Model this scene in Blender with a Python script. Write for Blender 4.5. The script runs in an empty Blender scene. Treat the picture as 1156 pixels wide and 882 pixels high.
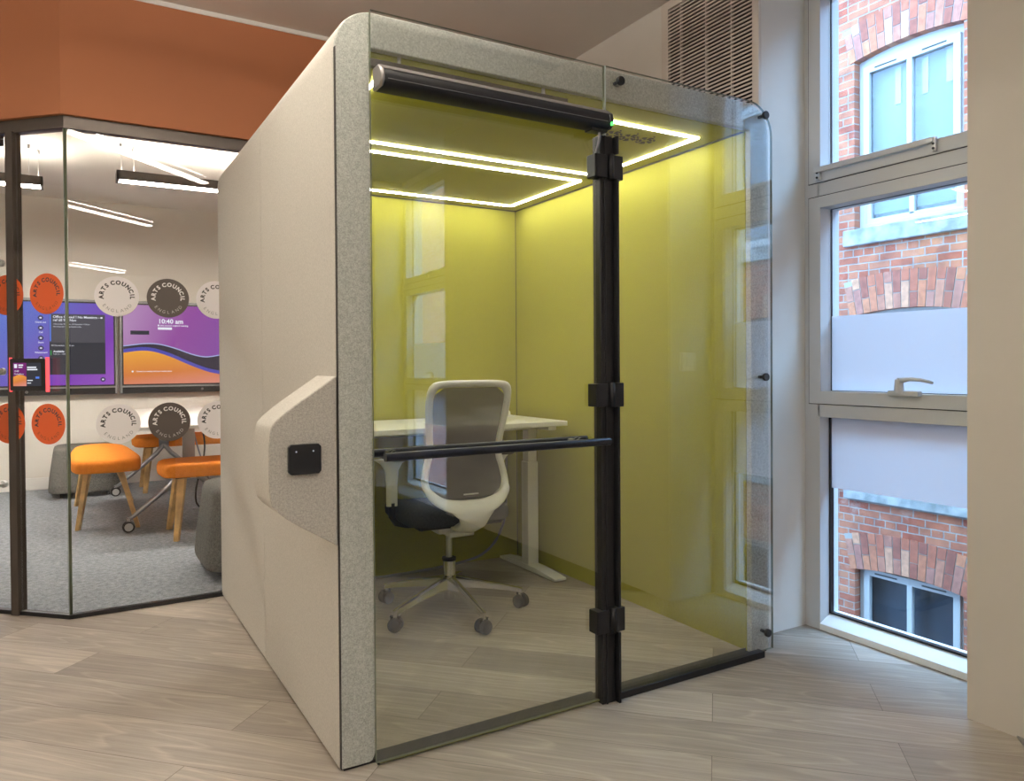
import bpy, bmesh, math, random
from mathutils import Vector, Matrix
random.seed(7)
S = bpy.context.scene
COL = S.collection
PI = math.pi
R = math.radians

# ------------------------------------------------------------------ materials
MATS = {}
def nodes_of(m):
    m.use_nodes = True
    return m.node_tree.nodes, m.node_tree.links
def mat(name, col, rough=.5, metal=0, spec=None, emit=None, es=0, var=0, vscale=30, bump=0, bscale=200, coat=0, sheen=0, var2=None):
    if name in MATS: return MATS[name]
    m = bpy.data.materials.new(name); N, L = nodes_of(m)
    b = N['Principled BSDF']
    b.inputs['Base Color'].default_value = (*col, 1)
    b.inputs['Roughness'].default_value = rough
    b.inputs['Metallic'].default_value = metal
    if spec is not None: b.inputs['Specular IOR Level'].default_value = spec
    if coat: b.inputs['Coat Weight'].default_value = coat
    if sheen: b.inputs['Sheen Weight'].default_value = sheen
    if emit:
        b.inputs['Emission Color'].default_value = (*emit, 1); b.inputs['Emission Strength'].default_value = es
    tc = N.new('ShaderNodeTexCoord')
    if var or var2:
        n = N.new('ShaderNodeTexNoise'); n.inputs['Scale'].default_value = vscale; n.inputs['Detail'].default_value = 4
        L.new(tc.outputs['Object'], n.inputs['Vector'])
        r = N.new('ShaderNodeValToRGB'); r.color_ramp.elements[0].position = .35; r.color_ramp.elements[1].position = .65
        lo = [c * (1 - var) for c in col]; hi = [min(1, c * (1 + var)) for c in col]
        if var2: lo, hi = var2, col
        r.color_ramp.elements[0].color = (*lo, 1); r.color_ramp.elements[1].color = (*hi, 1)
        L.new(n.outputs['Fac'], r.inputs['Fac']); L.new(r.outputs['Color'], b.inputs['Base Color'])
    if bump:
        n2 = N.new('ShaderNodeTexNoise'); n2.inputs['Scale'].default_value = bscale; n2.inputs['Detail'].default_value = 3
        L.new(tc.outputs['Object'], n2.inputs['Vector'])
        bp = N.new('ShaderNodeBump'); bp.inputs['Strength'].default_value = bump; bp.inputs['Distance'].default_value = .002
        L.new(n2.outputs['Fac'], bp.inputs['Height']); L.new(bp.outputs['Normal'], b.inputs['Normal'])
    MATS[name] = m; return m

def felt(name, lo, hi, s1=260, s2=60, bump=.5):
    m = bpy.data.materials.new(name); N, L = nodes_of(m); b = N['Principled BSDF']
    b.inputs['Roughness'].default_value = .95; b.inputs['Specular IOR Level'].default_value = .15
    tc = N.new('ShaderNodeTexCoord')
    n1 = N.new('ShaderNodeTexNoise'); n1.inputs['Scale'].default_value = s1; n1.inputs['Detail'].default_value = 2
    n2 = N.new('ShaderNodeTexNoise'); n2.inputs['Scale'].default_value = s2; n2.inputs['Detail'].default_value = 6
    for n in (n1, n2): L.new(tc.outputs['Object'], n.inputs['Vector'])
    a = N.new('ShaderNodeMath'); a.operation = 'ADD'; L.new(n1.outputs['Fac'], a.inputs[0]); L.new(n2.outputs['Fac'], a.inputs[1])
    r = N.new('ShaderNodeMapRange'); r.inputs['From Min'].default_value = .7; r.inputs['From Max'].default_value = 1.3
    L.new(a.outputs[0], r.inputs['Value'])
    mx = N.new('ShaderNodeMix'); mx.data_type = 'RGBA'; mx.inputs[6].default_value = (*lo, 1); mx.inputs[7].default_value = (*hi, 1)
    L.new(r.outputs['Result'], mx.inputs[0]); L.new(mx.outputs[2], b.inputs['Base Color'])
    bp = N.new('ShaderNodeBump'); bp.inputs['Strength'].default_value = bump; bp.inputs['Distance'].default_value = .0015
    L.new(n1.outputs['Fac'], bp.inputs['Height']); L.new(bp.outputs['Normal'], b.inputs['Normal'])
    MATS[name] = m; return m

def glass(name, tint, f0, rough=0.0):
    # thin architectural glass: clear transmission and a Schlick mirror reflection on each face
    m = bpy.data.materials.new(name); N, L = nodes_of(m); N.remove(N['Principled BSDF'])
    out = N['Material Output']
    g = N.new('ShaderNodeNewGeometry'); d = N.new('ShaderNodeVectorMath'); d.operation = 'DOT_PRODUCT'
    L.new(g.outputs['Incoming'], d.inputs[0]); L.new(g.outputs['Normal'], d.inputs[1])
    ab = N.new('ShaderNodeMath'); ab.operation = 'ABSOLUTE'; L.new(d.outputs['Value'], ab.inputs[0])
    s = N.new('ShaderNodeMath'); s.operation = 'SUBTRACT'; s.inputs[0].default_value = 1; L.new(ab.outputs[0], s.inputs[1])
    p = N.new('ShaderNodeMath'); p.operation = 'POWER'; p.inputs[1].default_value = 5; L.new(s.outputs[0], p.inputs[0])
    ma = N.new('ShaderNodeMath'); ma.operation = 'MULTIPLY_ADD'; ma.inputs[1].default_value = 1 - f0; ma.inputs[2].default_value = f0
    L.new(p.outputs[0], ma.inputs[0])
    t = N.new('ShaderNodeBsdfTransparent'); t.inputs['Color'].default_value = (*tint, 1)
    gl = N.new('ShaderNodeBsdfGlossy'); gl.inputs['Roughness'].default_value = rough; gl.inputs['Color'].default_value = (1, 1, 1, 1)
    mx = N.new('ShaderNodeMixShader'); L.new(ma.outputs[0], mx.inputs[0]); L.new(t.outputs[0], mx.inputs[1]); L.new(gl.outputs[0], mx.inputs[2])
    L.new(mx.outputs[0], out.inputs['Surface']); MATS[name] = m; return m

def emis(name, col, s):
    m = bpy.data.materials.new(name); N, L = nodes_of(m); N.remove(N['Principled BSDF'])
    e = N.new('ShaderNodeEmission'); e.inputs['Color'].default_value = (*col, 1); e.inputs['Strength'].default_value = s
    L.new(e.outputs[0], N['Material Output'].inputs['Surface']); MATS[name] = m; return m

felt('felt_light', (.57, .54, .485), (.70, .665, .60), s2=150)
felt('felt_front_daylight', (.36, .37, .335), (.58, .59, .545), s2=130)  # same pod felt, cool daylight on the front put into its colour
felt('felt_fin_shaded', (.40, .375, .335), (.57, .54, .485), s2=130)  # same pod felt, darkened for the shading of the fin face
felt('felt_green', (.34, .32, .045), (.42, .40, .06), bump=.4, s2=120)
felt('carpet_grey', (.13, .145, .165), (.34, .365, .395), s1=190, s2=40, bump=.9)
felt('carpet_dark', (.02, .022, .028), (.06, .065, .075), s1=160, s2=60, bump=.9)
felt('pouf_fabric', (.07, .07, .063), (.20, .197, .18), s1=320, s2=90)
felt('orange_fabric', (.80, .235, .03), (.90, .30, .045), s1=420, s2=40, bump=.25)
felt('seat_fabric', (.022, .025, .032), (.05, .054, .064), s1=420, s2=90)
mat('white_wall', (.72, .69, .64), .85, var=.02, vscale=3)
mat('beige_wall', (.56, .515, .46), .85, var=.02, vscale=2)
mat('reveal_wall', (.80, .80, .78), .8)
mat('meeting_wall', (.80, .76, .69), .8)
mat('ceiling_paint', (.78, .74, .70), .9, var=.02, vscale=2)
mat('orange_paint', (.46, .175, .08), .8, var=.03, vscale=1.5)
mat('white_trim', (.86, .84, .80), .5)
mat('window_frame_paint', (.56, .56, .555), .42)
mat('dark_metal', (.085, .07, .06), .4, .6)
mat('black', (.010, .010, .011), .35)
mat('black_satin', (.010, .010, .012), .42, 0, spec=.3)
mat('black_rubber', (.010, .010, .011), .7, spec=.25)
mat('bar_black', (.018, .02, .028), .28, .5)
mat('steel', (.62, .61, .60), .32, 1)
mat('alu', (.74, .74, .73), .22, 1)
mat('grey_metal', (.36, .36, .36), .35, .9)
mat('white_plastic', (.80, .79, .73), .38)
mat('desk_white', (.84, .83, .76), .4)
mat('castor_grey', (.5, .5, .5), .4)
mat('wood_leg', (.60, .37, .13), .5, var=.22, vscale=14)
mat('slot_dark', (.03, .025, .02), .7)
mat('vent_slat', (.66, .60, .54), .5)
mat('seal_olive', (.22, .21, .09), .4)
mat('stone_sill', (.29, .28, .26), .8, var2=(.14, .14, .13), vscale=7, bump=.3, bscale=60)
mat('white_upvc', (.36, .35, .33), .3)
mat('blind_pale', (.17, .175, .17), .7, var=.08, vscale=2)
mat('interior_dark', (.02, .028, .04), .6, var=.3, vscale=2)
mat('mortar', (.25, .225, .195), .9)
mat('asphalt', (.14, .14, .14), .9)
mat('dot_white', (.93, .89, .90), .5)
mat('dot_orange', (.76, .125, .03), .5)
mat('dot_black', (.065, .05, .042), .45)
mat('ink_dark', (.055, .05, .055), .6)
mat('ink_grey', (.33, .31, .31), .6)
mat('ink_white', (.85, .84, .83), .5)
mat('ink_pale', (.62, .60, .58), .5)
mat('ink_orange_dark', (.30, .07, .03), .6)
mat('frame_grey', (.32, .33, .34), .35, .7)
mat('cable_grey', (.25, .25, .28), .5)
mat('glass_edge', (.11, .13, .08), .3)
mat('glass_edge_light', (.50, .56, .53), .2)
glass('pod_glass', (.985, .99, .985), .105)
glass('partition_glass', (.99, .99, .99), .03)
glass('window_glass', (.97, .985, .99), .04)
glass('outer_glass', (.9, .93, .95), .03)
emis('led_white', (1, .97, .92), 50)
emis('lamp_white', (1, .92, .79), 44)
emis('lamp_up_fill', (1, .92, .82), 95)
emis('pendant_white', (1, .94, .85), 90)
emis('pendant_up', (1, .91, .78), 60)
emis('green_led', (.1, 1, .15), 2.5)
emis('red_glow', (1, .10, .11), 1.6)
emis('screen_white', (.9, .92, 1), .95)
emis('screen_pale', (.62, .64, .72), .7)
emis('screen_black', (.045, .045, .055), 1)
emis('screen_grey', (.09, .085, .10), 1)
emis('screen_icon', (.055, .05, .10), 1)
emis('screen_blue', (.12, .25, .85), .9)
emis('screen_green', (.05, .6, .12), .8)

def film():
    m = bpy.data.materials.new('frosted_film'); N, L = nodes_of(m); N.remove(N['Principled BSDF'])
    d = N.new('ShaderNodeBsdfDiffuse'); d.inputs['Color'].default_value = (.86, .88, .92, 1)
    t = N.new('ShaderNodeBsdfTranslucent'); t.inputs['Color'].default_value = (.88, .9, .94, 1)
    mx = N.new('ShaderNodeMixShader'); mx.inputs[0].default_value = .62
    L.new(d.outputs[0], mx.inputs[1]); L.new(t.outputs[0], mx.inputs[2]); L.new(mx.outputs[0], N['Material Output'].inputs['Surface'])
    MATS['frosted_film'] = m
film()

def mesh_fabric():
    m = bpy.data.materials.new('mesh_fabric'); N, L = nodes_of(m); b = N['Principled BSDF']
    b.inputs['Base Color'].default_value = (.05, .045, .045, 1); b.inputs['Roughness'].default_value = .7
    t = N.new('ShaderNodeBsdfTransparent')
    tc = N.new('ShaderNodeTexCoord'); mp = N.new('ShaderNodeMapping'); mp.inputs['Scale'].default_value = (330, 330, 330)
    L.new(tc.outputs['Object'], mp.inputs['Vector'])
    c = N.new('ShaderNodeTexChecker'); c.inputs['Scale'].default_value = 1; L.new(mp.outputs[0], c.inputs['Vector'])
    mr = N.new('ShaderNodeMapRange'); mr.inputs['To Min'].default_value = .04; mr.inputs['To Max'].default_value = .16
    L.new(c.outputs['Fac'], mr.inputs['Value'])
    mx = N.new('ShaderNodeMixShader'); L.new(mr.outputs['Result'], mx.inputs[0]); L.new(b.outputs[0], mx.inputs[1]); L.new(t.outputs[0], mx.inputs[2])
    L.new(mx.outputs[0], N['Material Output'].inputs['Surface']); MATS['mesh_fabric'] = m
mesh_fabric()

def wood_floor():
    m = bpy.data.materials.new('wood_floor'); N, L = nodes_of(m); b = N['Principled BSDF']
    b.inputs['Roughness'].default_value = .42; b.inputs['Specular IOR Level'].default_value = .35
    tc = N.new('ShaderNodeTexCoord'); mp = N.new('ShaderNodeMapping'); mp.vector_type = 'TEXTURE'
    mp.inputs['Rotation'].default_value = (0, 0, R(-45.5)); mp.inputs['Location'].default_value = (.16, .03, 0)
    L.new(tc.outputs['Object'], mp.inputs['Vector'])
    def brick(c1, c2, mort, ms):
        k = N.new('ShaderNodeTexBrick'); k.inputs['Scale'].default_value = 1; k.inputs['Brick Width'].default_value = 1.45
        k.inputs['Row Height'].default_value = .215; k.inputs['Mortar Size'].default_value = ms; k.inputs['Mortar Smooth'].default_value = .2
        k.offset = .37; k.offset_frequency = 2; k.inputs['Color1'].default_value = (*c1, 1); k.inputs['Color2'].default_value = (*c2, 1)
        k.inputs['Mortar'].default_value = (*mort, 1); k.inputs['Bias'].default_value = 0
        L.new(mp.outputs[0], k.inputs['Vector']); return k
    k = brick((.285, .245, .20), (.45, .395, .33), (.15, .12, .095), .0012)
    k2 = brick((0, 0, 0), (1, 1, 1), (.5, .5, .5), 0)
    # per-plank random offset so that the grain does not run through
    off = N.new('ShaderNodeVectorMath'); off.operation = 'MULTIPLY_ADD'; off.inputs[1].default_value = (7, 3, 0)
    L.new(k2.outputs['Color'], off.inputs[0]); L.new(mp.outputs[0], off.inputs[2])
    sc = N.new('ShaderNodeMapping'); sc.inputs['Scale'].default_value = (1.6, 38, 1); L.new(off.outputs[0], sc.inputs['Vector'])
    n = N.new('ShaderNodeTexNoise'); n.inputs['Scale'].default_value = 1.6; n.inputs['Detail'].default_value = 8; n.inputs['Roughness'].default_value = .72
    n.inputs['Distortion'].default_value = .6
    L.new(sc.outputs[0], n.inputs['Vector'])
    r1 = N.new('ShaderNodeMapRange'); r1.inputs['From Min'].default_value = .3; r1.inputs['From Max'].default_value = .7
    r1.inputs['To Min'].default_value = .78; r1.inputs['To Max'].default_value = 1.2
    L.new(n.outputs['Fac'], r1.inputs['Value'])
    sc2 = N.new('ShaderNodeMapping'); sc2.inputs['Scale'].default_value = (.55, 4.2, 1); L.new(off.outputs[0], sc2.inputs['Vector'])
    w = N.new('ShaderNodeTexNoise'); w.inputs['Scale'].default_value = 1.5; w.inputs['Detail'].default_value = 1.5; L.new(sc2.outputs[0], w.inputs['Vector'])
    wm = N.new('ShaderNodeMath'); wm.operation = 'MULTIPLY'; wm.inputs[1].default_value = 11; L.new(w.outputs['Fac'], wm.inputs[0])
    wf = N.new('ShaderNodeMath'); wf.operation = 'FRACT'; L.new(wm.outputs[0], wf.inputs[0])
    r2 = N.new('ShaderNodeValToRGB'); e = r2.color_ramp.elements; e[0].position = 0; e[0].color = (.94, .94, .94, 1); e[1].position = 1; e[1].color = (.96, .96, .96, 1)
    x = e.new(.72); x.color = (1.0, 1.0, 1.0, 1); x = e.new(.9); x.color = (1.17, 1.17, 1.17, 1)
    L.new(wf.outputs[0], r2.inputs['Fac'])
    big = N.new('ShaderNodeTexNoise'); big.inputs['Scale'].default_value = 2.2; big.inputs['Detail'].default_value = 3; L.new(off.outputs[0], big.inputs['Vector'])
    r3 = N.new('ShaderNodeMapRange'); r3.inputs['From Min'].default_value = .3; r3.inputs['From Max'].default_value = .7; r3.inputs['To Min'].default_value = .86; r3.inputs['To Max'].default_value = 1.12
    L.new(big.outputs['Fac'], r3.inputs['Value'])
    m0 = N.new('ShaderNodeMath'); m0.operation = 'MULTIPLY'; L.new(r2.outputs['Color'], m0.inputs[0]); L.new(r3.outputs[0], m0.inputs[1]); r2 = m0
    mu = N.new('ShaderNodeMath'); mu.operation = 'MULTIPLY'; L.new(r1.outputs[0], mu.inputs[0]); L.new(r2.outputs[0], mu.inputs[1])
    vm = N.new('ShaderNodeVectorMath'); vm.operation = 'SCALE'; L.new(k.outputs['Color'], vm.inputs[0]); L.new(mu.outputs[0], vm.inputs['Scale'])
    L.new(vm.outputs[0], b.inputs['Base Color'])
    bp = N.new('ShaderNodeBump'); bp.inputs['Strength'].default_value = .25; bp.inputs['Distance'].default_value = .002
    L.new(mu.outputs[0], bp.inputs['Height']); L.new(bp.outputs['Normal'], b.inputs['Normal'])
    MATS['wood_floor'] = m
wood_floor()

def brick_mat():
    m = bpy.data.materials.new('brick'); N, L = nodes_of(m); b = N['Principled BSDF']; b.inputs['Roughness'].default_value = .9
    tc = N.new('ShaderNodeTexCoord'); sp = N.new('ShaderNodeSeparateXYZ'); cb = N.new('ShaderNodeCombineXYZ')
    L.new(tc.outputs['Object'], sp.inputs[0]); L.new(sp.outputs['Y'], cb.inputs['X']); L.new(sp.outputs['Z'], cb.inputs['Y'])
    wob = N.new('ShaderNodeTexNoise'); wob.inputs['Scale'].default_value = 9; L.new(cb.outputs[0], wob.inputs['Vector'])
    wm = N.new('ShaderNodeVectorMath'); wm.operation = 'MULTIPLY_ADD'; wm.inputs[1].default_value = (.012, .012, 0)
    L.new(wob.outputs['Color'], wm.inputs[0]); L.new(cb.outputs[0], wm.inputs[2])
    def bk(c1, c2, mo, ms):
        k = N.new('ShaderNodeTexBrick'); k.inputs['Scale'].default_value = 1; k.inputs['Brick Width'].default_value = .228
        k.inputs['Row Height'].default_value = .0745; k.inputs['Mortar Size'].default_value = ms; k.inputs['Mortar Smooth'].default_value = .3
        k.inputs['Color1'].default_value = (*c1, 1); k.inputs['Color2'].default_value = (*c2, 1); k.inputs['Mortar'].default_value = (*mo, 1)
        k.squash = .5; k.squash_frequency = 3; k.inputs['Bias'].default_value = -.1
        L.new(wm.outputs[0], k.inputs['Vector']); return k
    k = bk((.27, .062, .028), (.37, .145, .072), (.25, .225, .195), .0065)
    n = N.new('ShaderNodeTexNoise'); n.inputs['Scale'].default_value = 5; n.inputs['Detail'].default_value = 7; n.inputs['Roughness'].default_value = .7
    L.new(cb.outputs[0], n.inputs['Vector'])
    rr = N.new('ShaderNodeValToRGB'); rr.color_ramp.elements[0].position = .32; rr.color_ramp.elements[0].color = (.42, .38, .42, 1)
    rr.color_ramp.elements[1].position = .62; rr.color_ramp.elements[1].color = (1.1, 1.05, 1.0, 1)
    L.new(n.outputs['Fac'], rr.inputs['Fac'])
    mx = N.new('ShaderNodeMix'); mx.data_type = 'RGBA'; mx.blend_type = 'MULTIPLY'; mx.inputs[0].default_value = .75
    L.new(k.outputs['Color'], mx.inputs[6]); L.new(rr.outputs['Color'], mx.inputs[7])
    # pale lime bloom in patches
    n3 = N.new('ShaderNodeTexNoise'); n3.inputs['Scale'].default_value = 2.3; n3.inputs['Detail'].default_value = 8; n3.inputs['Roughness'].default_value = .75
    L.new(cb.outputs[0], n3.inputs['Vector'])
    r3 = N.new('ShaderNodeMapRange'); r3.inputs['From Min'].default_value = .57; r3.inputs['From Max'].default_value = .72; r3.inputs['To Max'].default_value = .7
    L.new(n3.outputs['Fac'], r3.inputs['Value'])
    m2 = N.new('ShaderNodeMix'); m2.data_type = 'RGBA'; L.new(r3.outputs[0], m2.inputs[0]); L.new(mx.outputs[2], m2.inputs[6]); m2.inputs[7].default_value = (.33, .27, .23, 1)
    L.new(m2.outputs[2], b.inputs['Base Color'])
    bp = N.new('ShaderNodeBump'); bp.inputs['Strength'].default_value = .6; bp.inputs['Distance'].default_value = .008; bp.invert = True
    L.new(k.outputs['Fac'], bp.inputs['Height']); L.new(bp.outputs['Normal'], b.inputs['Normal'])
    MATS['brick'] = m
    m = bpy.data.materials.new('arch_brick'); N, L = nodes_of(m); b = N['Principled BSDF']; b.inputs['Roughness'].default_value = .9
    g = N.new('ShaderNodeNewGeometry'); r = N.new('ShaderNodeValToRGB')
    e = r.color_ramp.elements; e[0].color = (.19, .055, .035, 1); e[1].color = (.42, .20, .11, 1)
    for ps, c in ((.3, (.29, .08, .04)), (.6, (.38, .14, .065)), (.8, (.26, .10, .07))):
        x = e.new(ps); x.color = (*c, 1)
    L.new(g.outputs['Random Per Island'], r.inputs['Fac'])
    tc = N.new('ShaderNodeTexCoord'); n = N.new('ShaderNodeTexNoise'); n.inputs['Scale'].default_value = 22; n.inputs['Detail'].default_value = 5
    L.new(tc.outputs['Object'], n.inputs['Vector'])
    mx = N.new('ShaderNodeMix'); mx.data_type = 'RGBA'; mx.blend_type = 'OVERLAY'; mx.inputs[0].default_value = .6
    L.new(r.outputs['Color'], mx.inputs[6]); L.new(n.outputs['Fac'], mx.inputs[7]); L.new(mx.outputs[2], b.inputs['Base Color'])
    MATS['arch_brick'] = m
brick_mat()

# ------------------------------------------------------------------ mesh helpers
def nb(): return bmesh.new()
def bx(bm, x0, x1, y0, y1, z0, z1, bev=0, mi=0, seg=2):
    r = bmesh.ops.create_cube(bm, size=1)
    for v in r['verts']:
        v.co = Vector(((x0 + x1) / 2 + v.co.x * (x1 - x0), (y0 + y1) / 2 + v.co.y * (y1 - y0), (z0 + z1) / 2 + v.co.z * (z1 - z0)))
    fs = set(f for v in r['verts'] for f in v.link_faces)
    for f in fs: f.material_index = mi
    if bev:
        es = set(e for v in r['verts'] for e in v.link_edges)
        bmesh.ops.bevel(bm, geom=list(es), offset=bev, segments=seg, affect='EDGES', profile=.5)
    return r
def obox(bm, c, ax, ay, az, hx, hy, hz, bev=0, mi=0):
    "oriented box"
    r = bmesh.ops.create_cube(bm, size=2)
    for v in r['verts']:
        v.co = Vector(c) + Vector(ax) * v.co.x * hx + Vector(ay) * v.co.y * hy + Vector(az) * v.co.z * hz
    for f in set(f for v in r['verts'] for f in v.link_faces): f.material_index = mi
    if bev:
        es = set(e for v in r['verts'] for e in v.link_edges)
        bmesh.ops.bevel(bm, geom=list(es), offset=bev, segments=2, affect='EDGES')
def ring_pts(p, d, r, n, up=None):
    d = Vector(d).normalized(); u = Vector(up) if up else (Vector((0, 0, 1)) if abs(d.z) < .9 else Vector((1, 0, 0)))
    a = d.cross(u).normalized(); b = d.cross(a).normalized()
    ra, rb = (r if isinstance(r, (tuple, list)) else (r, r))
    return [Vector(p) + a * ra * math.cos(2 * PI * i / n) + b * rb * math.sin(2 * PI * i / n) for i in range(n)]
def loft(bm, rings, cap=True, mi=0, closed=False):
    vs = [[bm.verts.new(p) for p in r] for r in rings]; n = len(vs[0]); m = len(vs)
    for i in range(m if closed else m - 1):
        A, B = vs[i], vs[(i + 1) % m]
        for j in range(n):
            f = bm.faces.new((A[j], A[(j + 1) % n], B[(j + 1) % n], B[j])); f.material_index = mi; f.smooth = True
    if cap and not closed:
        f = bm.faces.new(vs[0][::-1]); f.material_index = mi
        f = bm.faces.new(vs[-1]); f.material_index = mi
def tube(bm, pts, r, n=12, mi=0, cap=True, up=None):
    pts = [Vector(p) for p in pts]; rings = []
    for i, p in enumerate(pts):
        d = (pts[min(i + 1, len(pts) - 1)] - pts[max(i - 1, 0)])
        rr = r[i] if isinstance(r, list) else r
        rings.append(ring_pts(p, d, rr, n, up))
    loft(bm, rings, cap, mi)
def cyl(bm, p0, p1, r, n=24, mi=0, r1=None): tube(bm, [p0, p1], [r, r if r1 is None else r1], n, mi)
def lathe(bm, c, prof, n=32, mi=0, axis='z'):
    rings = []
    for (r, h) in prof:
        ring = []
        for i in range(n):
            a = 2 * PI * i / n
            if axis == 'z': ring.append(Vector(c) + Vector((r * math.cos(a), r * math.sin(a), h)))
            elif axis == 'y': ring.append(Vector(c) + Vector((r * math.cos(a), h, r * math.sin(a))))
            else: ring.append(Vector(c) + Vector((h, r * math.cos(a), r * math.sin(a))))
        rings.append(ring)
    loft(bm, rings, True, mi)
def prism(bm, poly, fn, d0, d1, mi=0):
    "poly: 2D points, fn(a,b,d)->3D"
    A = [bm.verts.new(fn(a, b, d0)) for a, b in poly]; B = [bm.verts.new(fn(a, b, d1)) for a, b in poly]
    n = len(poly)
    f = bm.faces.new(A[::-1]); f.material_index = mi
    f = bm.faces.new(B); f.material_index = mi
    for i in range(n):
        f = bm.faces.new((A[i], A[(i + 1) % n], B[(i + 1) % n], B[i])); f.material_index = mi
def frame(bm, outer, inner, fn, d0, d1, mi=0):
    "ring prism between two same-count outlines"
    n = len(outer)
    O0 = [bm.verts.new(fn(a, b, d0)) for a, b in outer]; O1 = [bm.verts.new(fn(a, b, d1)) for a, b in outer]
    I0 = [bm.verts.new(fn(a, b, d0)) for a, b in inner]; I1 = [bm.verts.new(fn(a, b, d1)) for a, b in inner]
    for i in range(n):
        j = (i + 1) % n
        for q in ((O0[i], O0[j], I0[j], I0[i]), (O1[j], O1[i], I1[i], I1[j]), (O0[j], O0[i], O1[i], O1[j]), (I0[i], I0[j], I1[j], I1[i])):
            f = bm.faces.new(q); f.material_index = mi
def rrect(x0, x1, z0, z1, r, n=8):
    rs = r if isinstance(r, (tuple, list)) else (r,) * 4   # bl, br, tr, tl
    out = []
    for (cx, cz, rr, a0) in ((x0, z0, rs[0], PI), (x1, z0, rs[1], 1.5 * PI), (x1, z1, rs[2], 0), (x0, z1, rs[3], .5 * PI)):
        sx = 1 if cx == x0 else -1; sz = 1 if cz == z0 else -1
        if rr == 0:
            out += [(cx, cz)] * (n + 1)
        else:
            out += [(cx + sx * rr + rr * math.cos(a0 + i * PI / 2 / n), cz + sz * rr + rr * math.sin(a0 + i * PI / 2 / n)) for i in range(n + 1)]
    return out
def clean(poly):
    o = []
    for p in poly:
        if not o or (abs(p[0] - o[-1][0]) > 1e-6 or abs(p[1] - o[-1][1]) > 1e-6): o.append(p)
    if abs(o[0][0] - o[-1][0]) < 1e-6 and abs(o[0][1] - o[-1][1]) < 1e-6: o.pop()
    return o
def chaikin(p, k=3, closed=True):
    for _ in range(k):
        q = []; n = len(p)
        rng = range(n) if closed else range(n - 1)
        if not closed: q.append(p[0])
        for i in rng:
            a, b = Vector(p[i]), Vector(p[(i + 1) % n]); q += [tuple(a * .75 + b * .25), tuple(a * .25 + b * .75)]
        if not closed: q.append(p[-1])
        p = q
    return p
XZ = lambda a, b, d: Vector((a, d, b))
YZ = lambda a, b, d: Vector((d, a, b))
XY = lambda a, b, d: Vector((a, b, d))

BASE = {}
def origin(o):
    while o is not None:
        if o.name in BASE: return BASE[o.name]
        o = o.parent
    return Vector((0, 0, 0))
def obj(name, bm, m, parent=None, local=False, smooth=None, bevel=0, label=None):
    me = bpy.data.meshes.new(name); bmesh.ops.recalc_face_normals(bm, faces=bm.faces[:])
    for mm in (m if isinstance(m, (list, tuple)) else [m]): me.materials.append(MATS[mm] if isinstance(mm, str) else mm)
    o = bpy.data.objects.new(name, me)
    if parent is not None:
        if not local: bmesh.ops.translate(bm, verts=bm.verts[:], vec=-origin(parent))
    elif not local:
        xs = [v.co for v in bm.verts]
        c = Vector(((min(v.x for v in xs) + max(v.x for v in xs)) / 2, (min(v.y for v in xs) + max(v.y for v in xs)) / 2, min(v.z for v in xs)))
        bmesh.ops.translate(bm, verts=bm.verts[:], vec=-c); o.location = c
    bm.to_mesh(me); bm.free()
    COL.objects.link(o)
    if parent is not None: o.parent = parent
    else: BASE[o.name] = o.location.copy()
    if smooth is not None:
        for p in me.polygons: p.use_smooth = True
        try: me.set_sharp_from_angle(angle=R(smooth))
        except Exception: pass
    if bevel:
        md = o.modifiers.new('bevel', 'BEVEL'); md.width = bevel; md.segments = 2; md.limit_method = 'ANGLE'; md.angle_limit = R(40)
    if label: o['label'] = label
    return o
def tag(o, label, cat, group=None):
    o['label'] = label; o['category'] = cat
    if group: o['group'] = group
    return o
def thing(name, loc, label, cat, group=None, rz=0):
    o = bpy.data.objects.new(name, None); o.empty_display_size = .1; COL.objects.link(o); o.location = loc; o.rotation_euler.z = rz
    BASE[o.name] = Vector(loc); return tag(o, label, cat, group)
def struct(name, bm, m, label=None, **k):
    o = obj(name, bm, m, None, local=True, **k); o['kind'] = 'structure'
    if label: o['label'] = label
    return o
def sgroup(name, label=None):
    o = bpy.data.objects.new(name, None); COL.objects.link(o); o['kind'] = 'structure'; BASE[o.name] = Vector((0, 0, 0))
    if label: o['label'] = label
    return o
def dup(root, loc, rz=None, label=None, group=None):
    r = root.copy(); COL.objects.link(r); r.location = loc
    if rz is not None: r.rotation_euler.z = rz
    if label: r['label'] = label
    if group: r['group'] = group
    for ch in list(root.children):
        c = ch.copy(); COL.objects.link(c); c.parent = r
        for g in list(ch.children):
            d = g.copy(); COL.objects.link(d); d.parent = c
    return r

# text as mesh ------------------------------------------------------
GLYPH = {}
def glyphs(txt, size, off=0.0):
    cu = bpy.data.curves.new('t', 'FONT'); cu.body = txt; cu.size = size; cu.offset = off; cu.resolution_u = 3
    o = bpy.data.objects.new('t', cu); COL.objects.link(o)
    dg = bpy.context.evaluated_depsgraph_get(); dg.update()
    me = bpy.data.meshes.new_from_object(o.evaluated_get(dg)); bpy.data.objects.remove(o)
    vs = [v.co.copy() for v in me.vertices]; fs = [tuple(p.vertices) for p in me.polygons]; bpy.data.meshes.remove(me)
    return vs, fs
def put_text(bm, txt, size, fn, off=0, align='L', th=.0006):
    "fn(a,b,d)->3D; baseline at (0,0)"
    vs, fs = glyphs(txt, size, off)
    if not vs: return
    w = max(v.x for v in vs); sh = 0 if align == 'L' else -w / 2
    nv = [bm.verts.new(fn(v.x + sh, v.y, 0)) for v in vs]
    for f in fs:
        try: bm.faces.new([nv[i] for i in f])
        except ValueError: pass

# ------------------------------------------------------------------ room shell
H = 2.86
bm = nb(); bx(bm, -5.2, 2.12, -10.2, 6.5, -.12, 0); struct('floor', bm, 'wood_floor', 'grey oak plank floor laid on the diagonal')
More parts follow.
